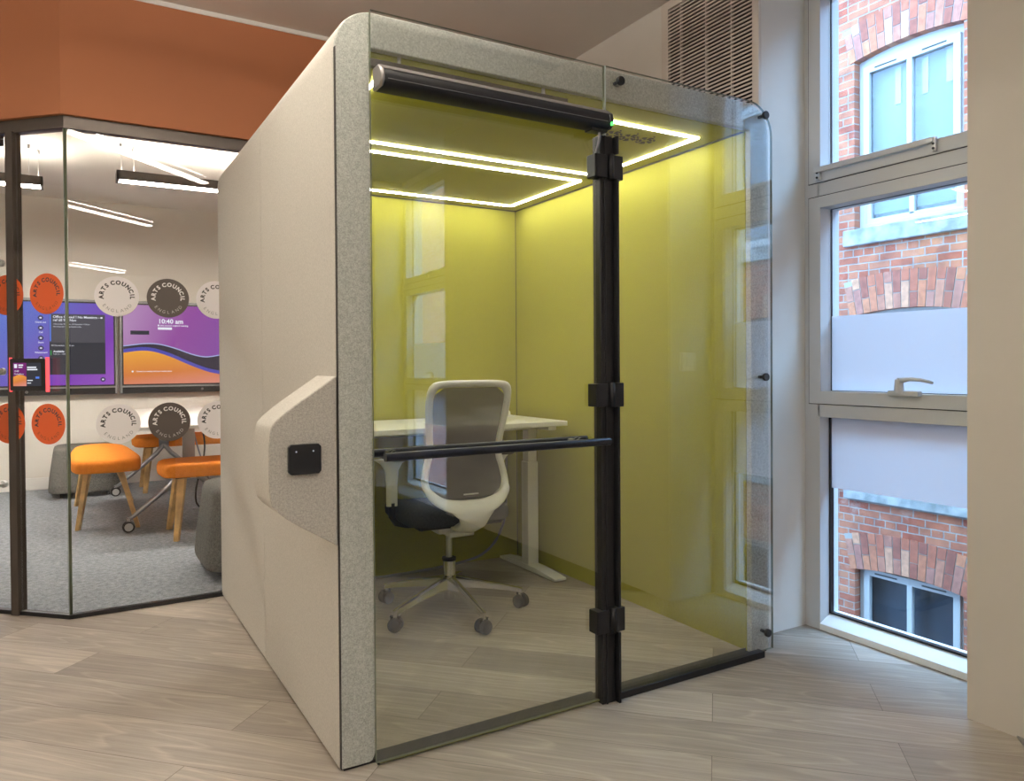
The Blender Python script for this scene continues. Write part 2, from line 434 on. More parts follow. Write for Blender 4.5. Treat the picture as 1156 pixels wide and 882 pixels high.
# carpet of the meeting room
GX, GY = -.647, 1.893
poly = [(GX, GY), (1.84, GY - .004), (1.84, 6.2), (-3.2, 6.2), (-3.2, GY + (3.2 + GX) * .965)]
bm = nb(); prism(bm, poly, XY, .0, .004); struct('floor', bm, 'carpet_grey', 'light grey flecked carpet of the meeting room')
poly = [(1.86, -.835), (1.86, -10.1), (-5.1, -10.1), (-5.1, -7.4)]
bm = nb(); prism(bm, poly, XY, .0, .004); struct('floor', bm, 'carpet_dark', 'dark speckled carpet beyond the oak planks')
tb = nb(); a = Vector((1.83, -.865, 0)); b_ = Vector((-5.1, -7.43, 0)); d = (b_ - a).normalized(); nrm = Vector((-d.y, d.x, 0))
obox(tb, (a + b_) / 2 + Vector((0, 0, .003)), d, nrm, (0, 0, 1), (b_ - a).length / 2, .006, .003)
struct('trim_4', tb, 'grey_metal')
bm = nb(); bx(bm, -5.2, 2.3, -10.2, 1.87, H, H + .2)
prism(bm, [(GX - .02, 1.87), (2.0, 1.87), (2.0, 1.875), (-5.2, 6.3), (-5.2, 1.87)], XY, H, H + .2)
struct('ceiling', bm, 'ceiling_paint', 'warm grey painted ceiling')
bm = nb(); prism(bm, [(-.75, 1.95), (1.9, 1.95), (1.9, 6.4), (-3.4, 6.4), (-3.4, 4.6)], XY, 2.72, 2.84); struct('ceiling', bm, 'meeting_wall', 'pale ceiling of the meeting room')
# right-hand wall with window recesses
bm = nb(); bx(bm, 1.84, 2.3, .12, 6.5, -.12, H + .6); struct('wall_right', bm, ['white_wall'], 'pale wall behind the pod')
bm = nb(); bx(bm, 1.82, 2.3, -3.2, -.72, -.12, H + .6); struct('wall_right', bm, 'beige_wall', 'beige pier at the right edge')
bm = nb(); bx(bm, 1.82, 2.3, -10.2, -4.72, -.12, H + .6); struct('wall_right', bm, 'beige_wall')
for (y0, y1) in ((-.72, .12), (-4.72, -3.2)):
    bm = nb(); bx(bm, 2.10, 2.3, y0, y1, 2.80, H + .6); bx(bm, 2.12, 2.3, y0, y1, -.12, -.0); struct('wall_right', bm, 'reveal_wall')
bm = nb(); bx(bm, 1.84, 2.3, -10.2, 6.5, -4.5, -.12); struct('wall_outside', bm, 'mortar')
bm = nb(); bx(bm, -5.2, 1.82, -10.2, -10.05, 0, H); struct('wall_back', bm, 'white_wall')
bm = nb(); bx(bm, -5.2, -5.05, -10.05, 6.5, 0, H); struct('wall_left', bm, 'white_wall')
# meeting room walls
bm = nb(); bx(bm, -3.4, 1.84, 6.2, 6.4, 0, 2.72); struct('wall_back', bm, 'meeting_wall', 'cream wall behind the screens')
bm = nb(); bx(bm, -3.4, -3.2, 4.3, 6.2, 0, 2.72); bx(bm, -5.05, -3.4, 4.3, 4.5, 0, H); struct('wall_back', bm, 'meeting_wall')
bm = nb(); bx(bm, 1.815, 1.84, 1.93, 6.2, 0, 2.72); struct('wall_back', bm, 'meeting_wall')
bm = nb(); bx(bm, -3.2, 1.815, 6.185, 6.2, 0.004, .115); struct('baseboard_back', bm, 'white_trim', bevel=.004)
# orange bulkhead over the glass
DU = Vector((-.72, .694, 0)).normalized(); DN = Vector((-DU.y, DU.x, 0)) * -1   # normal pointing to the room
if DN.y > 0: DN = -DN
def diag(s, off=0, z=0):
    p = Vector((GX, GY, 0)) + DU * s + DN * off; return Vector((p.x, p.y, z))
def bulk(off, th, z0, z1, m, name, lab=None):
    c0 = diag(0, off); y = GY - off
    # corner of the two offset planes
    t = (y - diag(0, off).y) / DU.y; A = diag(t, off)
    y2 = GY - off + th; t2 = (y2 - diag(0, off - th).y) / DU.y; B = diag(t2, off - th)
    E1 = diag(4, off); E2 = diag(4, off - th)
    b = nb(); prism(b, [(1.84, y), (A.x, A.y), (E1.x, E1.y), (E2.x, E2.y), (B.x, B.y), (1.84, y2)], XY, z0, z1)
    return struct(name, b, m, lab)
bulk(.035, .09, 2.268, H, 'orange_paint', 'wall_back', 'burnt orange bulkhead above the glass partition')
bulk(.012, .05, 2.212, 2.268, 'dark_metal', 'trim_2', 'dark metal head channel of the glass partition')
bulk(.012, .03, .0, .018, 'black', 'trim_4', 'black floor channel of the glass partition')
bulk(.041, .012, H - .022, H - .0005, 'white_trim', 'trim_5', 'white shadow line where bulkhead meets ceiling')
# glass partition
bm = nb(); bx(bm, GX + .012, 1.82, GY - .005, GY + .005, .018, 2.212)
for f in bm.faces: f.material_index = 0 if abs(f.normal.y) > .9 else 1
struct('wall_glass', bm, ['partition_glass', 'glass_edge_light'], 'long clear glass pane of the meeting room')
bm = nb()
M0 = .268; M1 = .305
obox(bm, diag(M0 / 2 + .003, 0, 1.115), DU, DN, (0, 0, 1), M0 / 2 - .003, .005, 1.097)
bm.normal_update()
for f in bm.faces: f.material_index = 0 if abs(f.normal.dot(DN)) > .9 else 1
struct('wall_glass', bm, ['partition_glass', 'glass_edge_light'], 'narrow glass pane beside the door')
bm = nb(); cyl(bm, (GX + .001, GY - .002, .02), (GX + .001, GY - .002, 2.212), .006, 8); struct('trim_3', bm, 'glass_edge', 'clear joint at the glass corner')
bm = nb(); obox(bm, diag((M0 + M1) / 2, 0, 1.106), DU, DN, (0, 0, 1), (M1 - M0) / 2, .022, 1.106, .002); struct('trim_1', bm, 'dark_metal', 'dark metal mullion beside the glass door')
# glass door
dr = sgroup('door_1', 'frameless glass door of the meeting room')
bm = nb(); obox(bm, diag(M1 + .01 + .45, 0, 1.1), DU, DN, (0, 0, 1), .45, .005, 1.09)
bm.normal_update()
for f in bm.faces: f.material_index = 0 if abs(f.normal.dot(DN)) > .9 else 1
obj('glass_leaf', bm, ['partition_glass', 'glass_edge_light'], dr)
bm = nb(); hs = M1 + .045
for zz in (1.62, 1.12, .60):
    cyl(bm, diag(hs, .0, zz), diag(hs, .055, zz), .009, 14); cyl(bm, diag(hs, .004, zz), diag(hs, .018, zz), .016, 16)
tube(bm, [diag(hs, .055, .52), diag(hs, .055, 1.70)], .0125, 16)
obj('handle', bm, 'steel', dr, smooth=40, label='tall round steel pull handle')
bm = nb(); obox(bm, diag(M1 + .075, 0, 2.185), DU, DN, (0, 0, 1), .028, .012, .022, .002); obj('clamp', bm, 'dark_metal', dr)
# far glass beyond the door
bm = nb(); obox(bm, diag(1.22 + 1.1, 0, 1.106), DU, DN, (0, 0, 1), 1.1, .005, 1.09); struct('wall_glass', bm, 'partition_glass')

# ------------------------------------------------------------------ manifestation dots
def dot(c, u, n, m, ink1, ink2, label, gold=False):
    c = Vector(c); u = Vector(u).normalized(); n = Vector(n).normalized(); r = .0925
    t = thing('window_sticker', c - Vector((0, 0, r)), label, 'sticker', 'round logo stickers on the meeting room glass')
    P = lambda a, b, d: c + u * a + Vector((0, 0, 1)) * b + n * d
    bm = nb(); prism(bm, [(r * math.cos(2 * PI * i / 64), r * math.sin(2 * PI * i / 64)) for i in range(64)], P, .0, .001)
    obj('disc', bm, m, t)
    bm = nb()
    word = 'ARTS COUNCIL'; a0, a1 = R(184), R(-4); rb = .0555
    for i, ch in enumerate(word):
        if ch == ' ': continue
        pos = [0, 1.02, 2.0, 2.95, 3.6, 4.3, 5.45, 6.6, 7.7, 8.75, 9.6, 10.3][i] / 10.3
        a = a0 + (a1 - a0) * pos
        f = lambda x, y, d, a=a: P((rb + y) * math.cos(a) + x * math.sin(a), (rb + y) * math.sin(a) - x * math.cos(a), .0014)
        put_text(bm, ch, .0255, f, off=.0011, align='C')
    obj('lettering', bm, ink1, t, label='bold ARTS COUNCIL lettering')
    bm = nb(); word = 'ENGLAND'; a0, a1 = R(219), R(321); rb = .0745
    for i, ch in enumerate(word):
        a = a0 + (a1 - a0) * i / 6
        f = lambda x, y, d, a=a: P((rb - y) * math.cos(a) - x * math.sin(a), (rb - y) * math.sin(a) + x * math.cos(a), .0014)
        put_text(bm, ch, .0205, f, off=-.0001, align='C')
    obj('lettering', bm, ink2, t, label='thin ENGLAND lettering')
for zz, row in ((1.464, 'upper'), (.873, 'lower')):
    for k, x in enumerate((-.447, -.230, -.013)):
        blk = k == 1
        lab = ('black round logo sticker with white lettering, %s row on the glass' % row) if blk else \
            ('white round logo sticker %s, %s row' % (('between the glass corner and the black sticker', row) if k == 0 else ('partly hidden by the pod', row)))
        dot((x, GY - .0055, zz + .001), (1, 0, 0), (0, -1, 0), 'dot_black' if blk else 'dot_white', 'ink_white' if blk else 'ink_dark', 'ink_pale' if blk else 'ink_grey', lab)
    for k, s in enumerate((.104, .325)):
        dot(diag(s, .0055, zz + .008), -DU, DN, 'dot_orange', 'ink_dark', 'ink_orange_dark',
            'orange round logo sticker %s, %s row' % ('on the narrow pane' if k == 0 else 'on the glass door behind the pull handle', row))

# ------------------------------------------------------------------ booking tablet on the mullion
t = thing('booking_tablet', diag(.19, .03, 1.03), 'small black room booking tablet glowing red at its edge', 'tablet')
TC = diag(.186, .03, 1.106)
PT = lambda a, b, d: TC - DU * a + Vector((0, 0, 1)) * b + DN * d
bm = nb(); prism(bm, clean(rrect(-.097, .097, -.073, .073, .006, 3)), PT, -.012, .006); obj('case', bm, 'black', t, bevel=.0015)
bm = nb(); bx0 = clean(rrect(-.103, .103, -.074, .074, .007, 3))
for s in (1, -1):
    bm = nb(); prism(bm, [(s * .097, -.078), (s * .103, -.078), (s * .103, .078), (s * .097, .078)], PT, -.014, .002)
    obj('light_bar', bm, 'red_glow', t, label='glowing red light strip')
def scr_grad(name, stops, axis, lo, hi, s=1, noise=0):
    m = bpy.data.materials.new(name); N, L = nodes_of(m); N.remove(N['Principled BSDF'])
    tc = N.new('ShaderNodeTexCoord'); sp = N.new('ShaderNodeSeparateXYZ'); L.new(tc.outputs['Generated'], sp.inputs[0])
    a = N.new('ShaderNodeMath'); a.operation = 'MULTIPLY'; L.new(sp.outputs['X'], a.inputs[0]); a.inputs[1].default_value = axis[0]
    b = N.new('ShaderNodeMath'); b.operation = 'MULTIPLY_ADD'; L.new(sp.outputs['Z'], b.inputs[0]); b.inputs[1].default_value = axis[1]; L.new(a.outputs[0], b.inputs[2])
    mr = N.new('ShaderNodeMapRange'); mr.inputs['From Min'].default_value = lo; mr.inputs['From Max'].default_value = hi; L.new(b.outputs[0], mr.inputs['Value'])
    r = N.new('ShaderNodeValToRGB'); e = r.color_ramp.elements
    e[0].position = stops[0][0]; e[0].color = (*stops[0][1], 1); e[1].position = stops[-1][0]; e[1].color = (*stops[-1][1], 1)
    for p, c in stops[1:-1]: x = e.new(p); x.color = (*c, 1)
    L.new(mr.outputs[0], r.inputs['Fac'])
    em = N.new('ShaderNodeEmission'); em.inputs['Strength'].default_value = s; L.new(r.outputs['Color'], em.inputs['Color'])
    L.new(em.outputs[0], N['Material Output'].inputs['Surface']); MATS[name] = m
scr_grad('tv_blue', [(0, (.12, .28, .72)), (.45, (.14, .15, .55)), (.8, (.22, .06, .45)), (1, (.32, .10, .52))], (1, -.45), -.35, .95)
scr_grad('tv_purple', [(0, (.50, .30, .52)), (.35, (.30, .08, .34)), (.7, (.24, .09, .36)), (1, (.20, .16, .55))], (1, -.2), -.2, 1)
scr_grad('tv_orange', [(0, (.72, .28, .25)), (.45, (.68, .22, .06)), (1, (.88, .40, .06))], (-.35, 1), -.35, 1)
scr_grad('tab_purple', [(0, (.10, .02, .12)), (1, (.20, .03, .17))], (0, 1), 0, 1)
bm = nb(); prism(bm, [(-.076, -.052), (.076, -.052), (.076, .054), (-.076, .054)], PT, .006, .0068); scr = obj('screen', bm, 'screen_black', t)
bm = nb(); prism(bm, [(-.076, -.052), (-.003, -.052), (-.003, .054), (-.076, .054)], PT, .0068, .0072); obj('screen_panel', bm, 'tab_purple', scr, label='purple left half of the display')
bm = nb(); hill = [(-.076, -.052), (-.003, -.052), (-.003, -.010), (-.02, -.003), (-.045, .0), (-.076, -.010)]
prism(bm, hill, PT, .0072, .0075); obj('screen_hill', bm, 'tv_orange', scr, label='orange hill on the display')
for (a, b, w, h) in ((-.070, .030, .016, .018), (-.046, .040, .026, .006), (-.046, .031, .022, .004), (.002, .030, .05, .006), (.002, .020, .056, .006), (.002, -.028, .03, .004), (.002, -.040, .02, .004)):
    bm = nb(); prism(bm, [(a, b), (a + w, b), (a + w, b + h), (a, b + h)], PT, .0076, .0078); obj('text_block', bm, 'screen_white', scr)
for (wd, zz, sz) in (('10:40', .012, .012), ('Meeting Room', .0005, .009)):
    bm = nb(); put_text(bm, wd, sz, lambda x, y, d: PT(-.070 + x, zz + y, .0078)); obj('text_line', bm, 'screen_white', scr)
bm = nb(); prism(bm, [(.048, -.018), (.068, -.018), (.068, -.009), (.048, -.009)], PT, .0076, .0079); obj('screen_button', bm, 'screen_blue', scr, label='small blue button')

# ------------------------------------------------------------------ screens in the meeting room
YW = 6.2
def tv(x0, x1, label):
    z0, z1 = .878, 1.777; y = YW - .07
    t = thing('wall_screen', ((x0 + x1) / 2, YW - .05, z0), label, 'screen', 'pair of large wall screens')
    bm = nb(); bx(bm, x0, x1, y, YW - .005, z0, z1, .006); obj('housing', bm, 'frame_grey', t)
    bm = nb(); bx(bm, x0 + .02, x1 - .02, y - .004, y + .01, z0 + .005, z0 + .062, .003); obj('soundbar', bm, 'black_satin', t)
    bm = nb(); bx(bm, x0 + .016, x1 - .016, y - .003, y + .01, z0 + .078, z1 - .022, .002); obj('bezel', bm, 'black', t)
    bm = nb(); lathe(bm, ((x0 + x1) / 2, y - .006, z0 + .034), [(.010, .002), (.012, 0), (.008, -.001), (.007, .003)], 16, axis='y'); obj('badge', bm, 'grey_metal', t)
    return t, y - .004, x0 + .030, x1 - .030, z0 + .092, z1 - .036
t, ys, x0, x1, z0, z1 = tv(-1.72, -.245, 'large wall screen with blue display and dark calendar panel')
bm = nb(); bx(bm, x0, x1, ys - .001, ys + .004, z0, z1); scr = obj('screen', bm, 'tv_blue', t)
PS = lambda a, b, d: Vector((a, ys - d, b))
bm = nb(); prism(bm, [(-.80, 1.07), (-.345, 1.07), (-.345, 1.635), (-.80, 1.635)], PS, .001, .003); obj('calendar_panel', bm, 'screen_black', scr)
bm = nb(); prism(bm, [(-.80, 1.37), (-.345, 1.37), (-.345, 1.635), (-.80, 1.635)], PS, .003, .004); obj('calendar_card', bm, 'screen_grey', scr)
bm = nb(); prism(bm, [(-.797, 1.38), (-.786, 1.38), (-.786, 1.63), (-.797, 1.63)], PS, .004, .005); obj('accent_bar', bm, 'screen_blue', scr)
bm = nb(); prism(bm, [(-.792, 1.25), (-.785, 1.25), (-.785, 1.295), (-.792, 1.295)], PS, .003, .005); obj('accent_bar', bm, 'screen_green', scr)
def tl(txt, x, z, s, off=0, align='L'):
    bm = nb(); put_text(bm, txt, s, lambda a, b, d: PS(x + a, z + b, .0055), off=off, align=align); obj('text_line', bm, 'screen_white', scr)
tl('Office Closed ! No Meetings -', -.77, 1.597, .031, .0006); tl('ref till 9th Nov', -.77, 1.567, .031, .0006)
tl('1 December 09:00 am - 09 December 1700 am', -.77, 1.535, .0155); tl('not accepting meeting request today', -.77, 1.512, .0155)
tl('09 December 11:00 am', -.785, 1.335, .019); tl('Available', -.77, 1.278, .024, .0008); tl('9:00 am - 10:00', -.77, 1.256, .016)
for i, w in enumerate(('Check out', 'Call', 'Share', 'Whiteboard')): tl(w, -.867, 1.548 - i * .093, .02, .0004, 'C')
ic = [(-.867, 1.595 - i * .093) for i in range(5)] + [(-.368, 1.02), (-.375, 1.605)]
for k_, (a, b) in enumerate(ic):
    bm = nb()
    if k_ < 6: prism(bm, [(a + .022 * math.cos(2 * PI * k / 20), b + .022 * math.sin(2 * PI * k / 20)) for k in range(20)], PS, .001, .003)
    prism(bm, clean(rrect(a - .009, a + .009, b - .007, b + .007, .005, 3)), PS, .003, .0052, mi=1)
    obj('icon', bm, ['screen_icon', 'screen_white'], scr)
t, ys, x0, x1, z0, z1 = tv(-.222, 1.253, 'large wall screen with purple sky over an orange hill')
bm = nb(); bx(bm, x0, x1, ys - .001, ys + .004, z0, z1); scr = obj('screen', bm, 'tv_purple', t)
def wave(pts): return chaikin(pts, 3, False)
def band(top, bot, d0, d1, m, nm):
    b = nb(); prism(b, top + bot[::-1], PS, d0, d1); return obj(nm, b, m, scr)
emis('tv_band_dark', (.055, .045, .06), 1); emis('tv_band_blue', (.10, .09, .42), 1); emis('tv_rim', (.45, .52, .85), .9)
W1 = wave([(x0, 1.345), (x0 + .25, 1.38), (.25, 1.335), (.45, 1.25), (.62, 1.23), (x1, 1.42)])
W1b = [(a, b - .010) for a, b in W1]
W2 = wave([(x0, 1.285), (x0 + .20, 1.30), (.22, 1.26), (.42, 1.15), (.64, 1.06), (x1, 1.10)])
W2b = [(a, b - .045 * (1 - .4 * abs(a))) for a, b in W2]
W3 = wave([(x0, 1.275), (x0 + .20, 1.305), (.20, 1.25), (.42, 1.14), (.66, 1.05), (x1, 1.0)])
band(W1, W1b, .001, .003, 'tv_rim', 'screen_wave')
band(W1b, [(a, b - .004) for a, b in W3], .001, .0025, 'tv_band_dark', 'screen_wave')
band([(a, b + .035) for a, b in W3], [(a, b - .006) for a, b in W3], .0025, .0035, 'tv_band_blue', 'screen_wave')
band(W3, [(a, z0) for a, b in W3], .0035, .0045, 'tv_orange', 'screen_hill')
tl('10:40 am', .115, 1.565, .062, .0015); tl('arts council england meeting', .135, 1.537, .022, .0003)
tl('Connect to a meeting with your meeting device', -.085, 1.088, .0165, .0004)
bm = nb(); prism(bm, clean(rrect(.112, .24, 1.503, 1.526, .004, 3)), PS, .003, .004); obj('text_field', bm, 'screen_white', scr)
bm = nb(); bx(bm, .112, .126, ys - .004, ys - .003, 1.537, 1.551); obj('icon', bm, 'screen_white', scr)
bm = nb(); prism(bm, [(-.115 + .009 * math.cos(k), 1.093 + .009 * math.sin(k)) for k in [i * 2 * PI / 12 for i in range(12)]], PS, .0045, .0055); obj('icon', bm, 'screen_white', scr)
bm = nb(); prism(bm, [(-.13, 1.452), (.035, 1.452), (.035, 1.490), (-.13, 1.490)], PS, .001, .003); cp = obj('caption_panel', bm, 'screen_black', scr)

# ------------------------------------------------------------------ meeting room furniture
def catm(pts, n):
    out = []; m = len(pts)
    for i in range(m):
        p0, p1, p2, p3 = [Vector(pts[(i + k - 1) % m]) for k in range(4)]
        for j in range(n):
            t = j / n
            out.append(tuple(.5 * ((2 * p1) + (-p0 + p2) * t + (2 * p0 - 5 * p1 + 4 * p2 - p3) * t * t + (-p0 + 3 * p1 - 3 * p2 + p3) * t ** 3)))
    return out
def bench(loc, outline, zt, legs, label):
    "outline in local XY, legs: (foot xy, top xy)"
    t = thing('upholstered_bench', loc, label, 'bench', 'orange benches round the meeting table')
    ol = chaikin(outline, 3); rings = []
    cx = sum(p[0] for p in ol) / len(ol); cy = sum(p[1] for p in ol) / len(ol)
    for (s, z) in ((.80, zt - .088), (.94, zt - .086), (.985, zt - .075), (1.0, zt - .05), (.995, zt - .028), (.965, zt - .010), (.90, zt - .001), (.78, zt + .002)):
        hx = max(p[0] for p in ol) - cx; hy = max(p[1] for p in ol) - cy; inset = (1 - s) * .25
        ring = []
        for p in ol:
            v = Vector((p[0] - cx, p[1] - cy)); l = v.length; v = v * ((l - inset) / l); ring.append(Vector((cx + v.x, cy + v.y, z)))
        rings.append(ring)
    bm = nb(); loft(bm, rings); obj('seat', bm, 'orange_fabric', t, local=True, smooth=60)
    for (f, tp) in legs:
        bm = nb(); top = Vector((*tp, zt - .088)); ft = Vector((*f, .004))
        dr_ = (ft - top).normalized(); a = Vector((-dr_.y, dr_.x, 0))
        a = a.normalized() if a.length > 1e-3 else Vector((1, 0, 0)); b = dr_.cross(a).normalized()
        r0 = [top + a * sx * .026 + b * sy * .019 for sx, sy in ((1, 1), (-1, 1), (-1, -1), (1, -1))]
        r1 = [ft + a * sx * .017 + b * sy * .014 for sx, sy in ((1, 1), (-1, 1), (-1, -1), (1, -1))]
        for v in r0: v.z = top.z
        for v in r1: v.z = ft.z
        loft(bm, [r0, r1]); 
        for fc in bm.faces: fc.smooth = False
        obj('leg', bm, 'wood_leg', t, local=True, bevel=.004)
    for (f, tp) in legs:
        bm = nb(); bx(bm, tp[0] - .045, tp[0] + .045, tp[1] - .03, tp[1] + .03, zt - .098, zt - .087); obj('mounting_plate', bm, 'dark_metal', t, local=True)
    return t
# bench 1, end-on to the viewer
bench((-.44, 4.35, .0), [(-.12, -.62), (-.205, -.54), (-.22, .1), (-.15, .72), (.12, .74), (.21, .3), (.245, -.52), (.16, -.64)], .505,
      [((-.165, -.37), (-.10, -.40)), ((.205, -.47), (.10, -.46)), ((-.165, .70), (-.10, .55)), ((.235, .72), (.10, .56))],
      'orange bench with angled wooden legs, seen end-on before the grey pouf')
bx_ = [(-.62, -.17), (-.54, -.235), (.54, -.235), (.62, -.17), (.62, .17), (.54, .235), (-.54, .235), (-.62, .17)]
lg_ = [((-.53, -.21), (-.48, -.12)), ((-.53, .21), (-.48, .12)), ((.52, -.21), (.50, -.12)), ((.52, .21), (.50, .12))]
b2 = bench((.475, 3.47, 0), bx_, .50, lg_, 'orange bench in front of the meeting table, cut off by the pod side')
dup(b2, (.46, 5.64, 0), label='orange bench at the far side of the meeting table')
# poufs
def pouf(loc, label):
    t = thing('pouf', loc, label, 'pouf', 'grey fabric poufs on castors')
    bm = nb(); rings = []
    for (s, z) in ((.9, .052), (.985, .06), (1, .085), (.97, .2), (.90, .36), (.86, .45), (.83, .475), (.75, .487), (.55, .49)):
        rings.append([Vector((a * s, b * s, z)) for a, b in clean(rrect(-.31, .31, -.31, .31, .13, 8))])
    loft(bm, rings); obj('body', bm, 'pouf_fabric', t, local=True, smooth=50)
    for (a, b) in ((-.2, -.2), (.2, -.2), (-.2, .2), (.2, .2)):
        bm = nb(); cyl(bm, (a - .012, b, .028), (a + .012, b, .028), .024, 18); bx(bm, a - .02, a + .02, b - .02, b + .02, .042, .056, .004)
        obj('castor', bm, 'black_rubber', t, local=True, smooth=40)
    return t
p1 = pouf((-.535, 5.74, 0), 'grey fabric pouf behind the end-on orange bench')
dup(p1, (.275, 2.40, 0), label='grey fabric pouf just inside the glass, beside the pod')
p1.scale = (.9, .9, .9)
# table
t = thing('meeting_table', (.08, 4.58, 0), 'white topped meeting table on grey castor legs', 'table')
bm = nb(); prism(bm, clean(rrect(-.33, .55, 3.38, 5.78, .05, 6)), XY, .722, .745); obj('tabletop', bm, 'desk_white', t, bevel=.004)
for yy in (3.75, 5.41):
    bm = nb(); bx(bm, .045, .125, yy - .02, yy + .02, .40, .722, .006)
    for s in (-1, 1):
        pts = [(.085 + s * x, yy, z) for x, z in ((0, .44), (.06, .36), (.16, .27), (.28, .17), (.36, .105), (.39, .085))]
        tube(bm, pts, [(.02, .034), (.02, .03), (.018, .024), (.016, .018), (.014, .014), (.013, .013)], 12, up=(0, 1, 0))
        cyl(bm, (.085 + s * .39, yy, .10), (.085 + s * .39, yy, .06), .012, 12)
    bx(bm, -.18, .35, yy - .03, yy + .03, .700, .722, .004)
    lg = obj('leg', bm, 'grey_metal', t, smooth=45)
    for s in (-1, 1):
        bm = nb(); c = Vector((.085 + s * .39, yy, .034))
        c.z = .043; c.y -= .03 if yy < 4 else 0
        lathe(bm, c, [(.024, -.022), (.036, -.022), (.039, -.017), (.039, .017), (.036, .022), (.024, .022)], 24, axis='y')
        for q in (-.0235, .0235): lathe(bm, c + Vector((0, q, 0)), [(.001, -.001), (.027, -.001), (.027, .001), (.001, .001)], 20, mi=1, axis='y')
        bx(bm, c.x - .014, c.x + .014, c.y - .012, yy + .012, .06, .09, .003, mi=1)
        obj('castor', bm, ['black_rubber', 'castor_grey'], lg, smooth=40)
for i, (pts, nm) in enumerate((([(.22, 4.1, .72), (.24, 4.0, .5), (.16, 4.05, .2), (.2, 4.2, .03), (.4, 4.3, .012), (.55, 4.1, .012), (.45, 3.95, .012), (.28, 4.05, .012)], 'left'),
                              ([(.17, 4.3, .72), (.22, 4.2, .45), (.30, 4.15, .2), (.32, 4.2, .04), (.15, 4.35, .012), (.3, 4.5, .012), (.6, 4.4, .012)], 'right'))):
    bm = nb(); sm = chaikin(pts, 3, False); tube(bm, sm, .006, 8)
    obj('power_cable', bm, 'black_rubber' if i == 0 else 'cable_grey', t, smooth=60)
# pendants
def pendant(x0, x1, y0, y1, z0, label, mounts):
    t = thing('linear_pendant', ((x0 + x1) / 2, (y0 + y1) / 2, z0), label, 'light', 'slim pendant lights in the meeting room')
    bm = nb(); w = .018
    bx(bm, x0, x1, y0, y0 + w, z0, z0 + .062); bx(bm, x0, x1, y1 - w, y1, z0, z0 + .062); bx(bm, x0, x0 + w, y0, y1, z0, z0 + .062); bx(bm, x1 - w, x1, y0, y1, z0, z0 + .062)
    bx(bm, x0 + .01, x1 - .01, y0 + .01, y1 - .01, z0 + .02, z0 + .05)
    obj('housing', bm, 'dark_metal', t)
    bm = nb(); bx(bm, x0 + w, x1 - w, y0 + w, y1 - w, z0 + .004, z0 + .019); obj('diffuser', bm, 'pendant_white', t)
    bm = nb(); bx(bm, x0 + .03, x1 - .03, y0 + .03, y1 - .03, z0 + .051, z0 + .058); obj('uplight', bm, 'pendant_up', t)
    for (a, b) in mounts:
        bm = nb(); cyl(bm, (a, b, z0 + .06), (a, b, 2.7), .0012, 6); cyl(bm, (a, b, 2.69), (a, b, 2.72), .012, 12); obj('suspension_wire', bm, 'grey_metal', t)
pendant(-.342, 1.3, 3.88, 4.04, 2.452, 'slim dark pendant light above the meeting table', [(-.31, 3.93), (-.225, 4.02), (1.2, 3.96)])
pendant(-2.4, -.79, 4.28, 4.46, 2.437, 'slim dark pendant light behind the glass door', [(-.875, 4.30), (-.82, 4.43), (-2.3, 4.37)])

# ------------------------------------------------------------------ ceiling lights of the main room (some mirrored in the glass, the rest added as fill)
def strip(a, b, label):
    a = Vector((*a, 0)); b = Vector((*b, 0)); d = (b - a).normalized(); n = Vector((-d.y, d.x, 0)); c = (a + b) / 2
    t = thing('linear_ceiling_light', (c.x, c.y, 2.60), label, 'light', 'linear ceiling lights of the main room')
    bm = nb(); obox(bm, (c.x, c.y, 2.627), d, n, (0, 0, 1), (b - a).length / 2, .04, .017); [cyl(bm, c + d * q + Vector((0, 0, 2.64)), c + d * q + Vector((0, 0, 2.86)), .004, 8) for q in (-.6, .6)]; obj('housing', bm, 'white_trim', t)
    bm = nb(); obox(bm, (c.x, c.y, 2.606), d, n, (0, 0, 1), (b - a).length / 2 - .01, .032, .004); obj('diffuser', bm, 'lamp_white', t)
    bm = nb(); obox(bm, (c.x, c.y, 2.647), d, n, (0, 0, 1), (b - a).length / 2 - .01, .034, .002); obj('uplight', bm, 'lamp_up_fill', t)  # upward glow added to lighten the ceiling
strip((-.86, .64), (.317, -.641), 'linear ceiling light beside the pod, mirrored highest in the meeting room glass')
strip((-1.35, -1.42), (.104, -2.878), 'second linear ceiling light, mirrored lower in the meeting room glass')
strip((-1.2, -6.16), (.109, -7.455), 'third linear ceiling light, mirrored lowest in the meeting room glass')
strip((-3.4, -.9), (-2.1, -2.3), 'added linear fill light over the open floor before the felt fin of the pod')  # unseen lamp, added to brighten the pod side
strip((-3.9, -3.5), (-2.6, -4.9), 'added linear fill light over the open floor further from the pod')  # unseen lamp, added as fill for the room
strip((-3.6, -6.2), (-2.2, -7.7), 'added linear fill light over the dark carpet at the end of the room')  # fill lamp added out of view, clear of the glass reflections
strip((-3.8, 1.3), (-2.6, .0), 'added linear fill light in front of the meeting room door')  # another unseen lamp, added for more light from this side

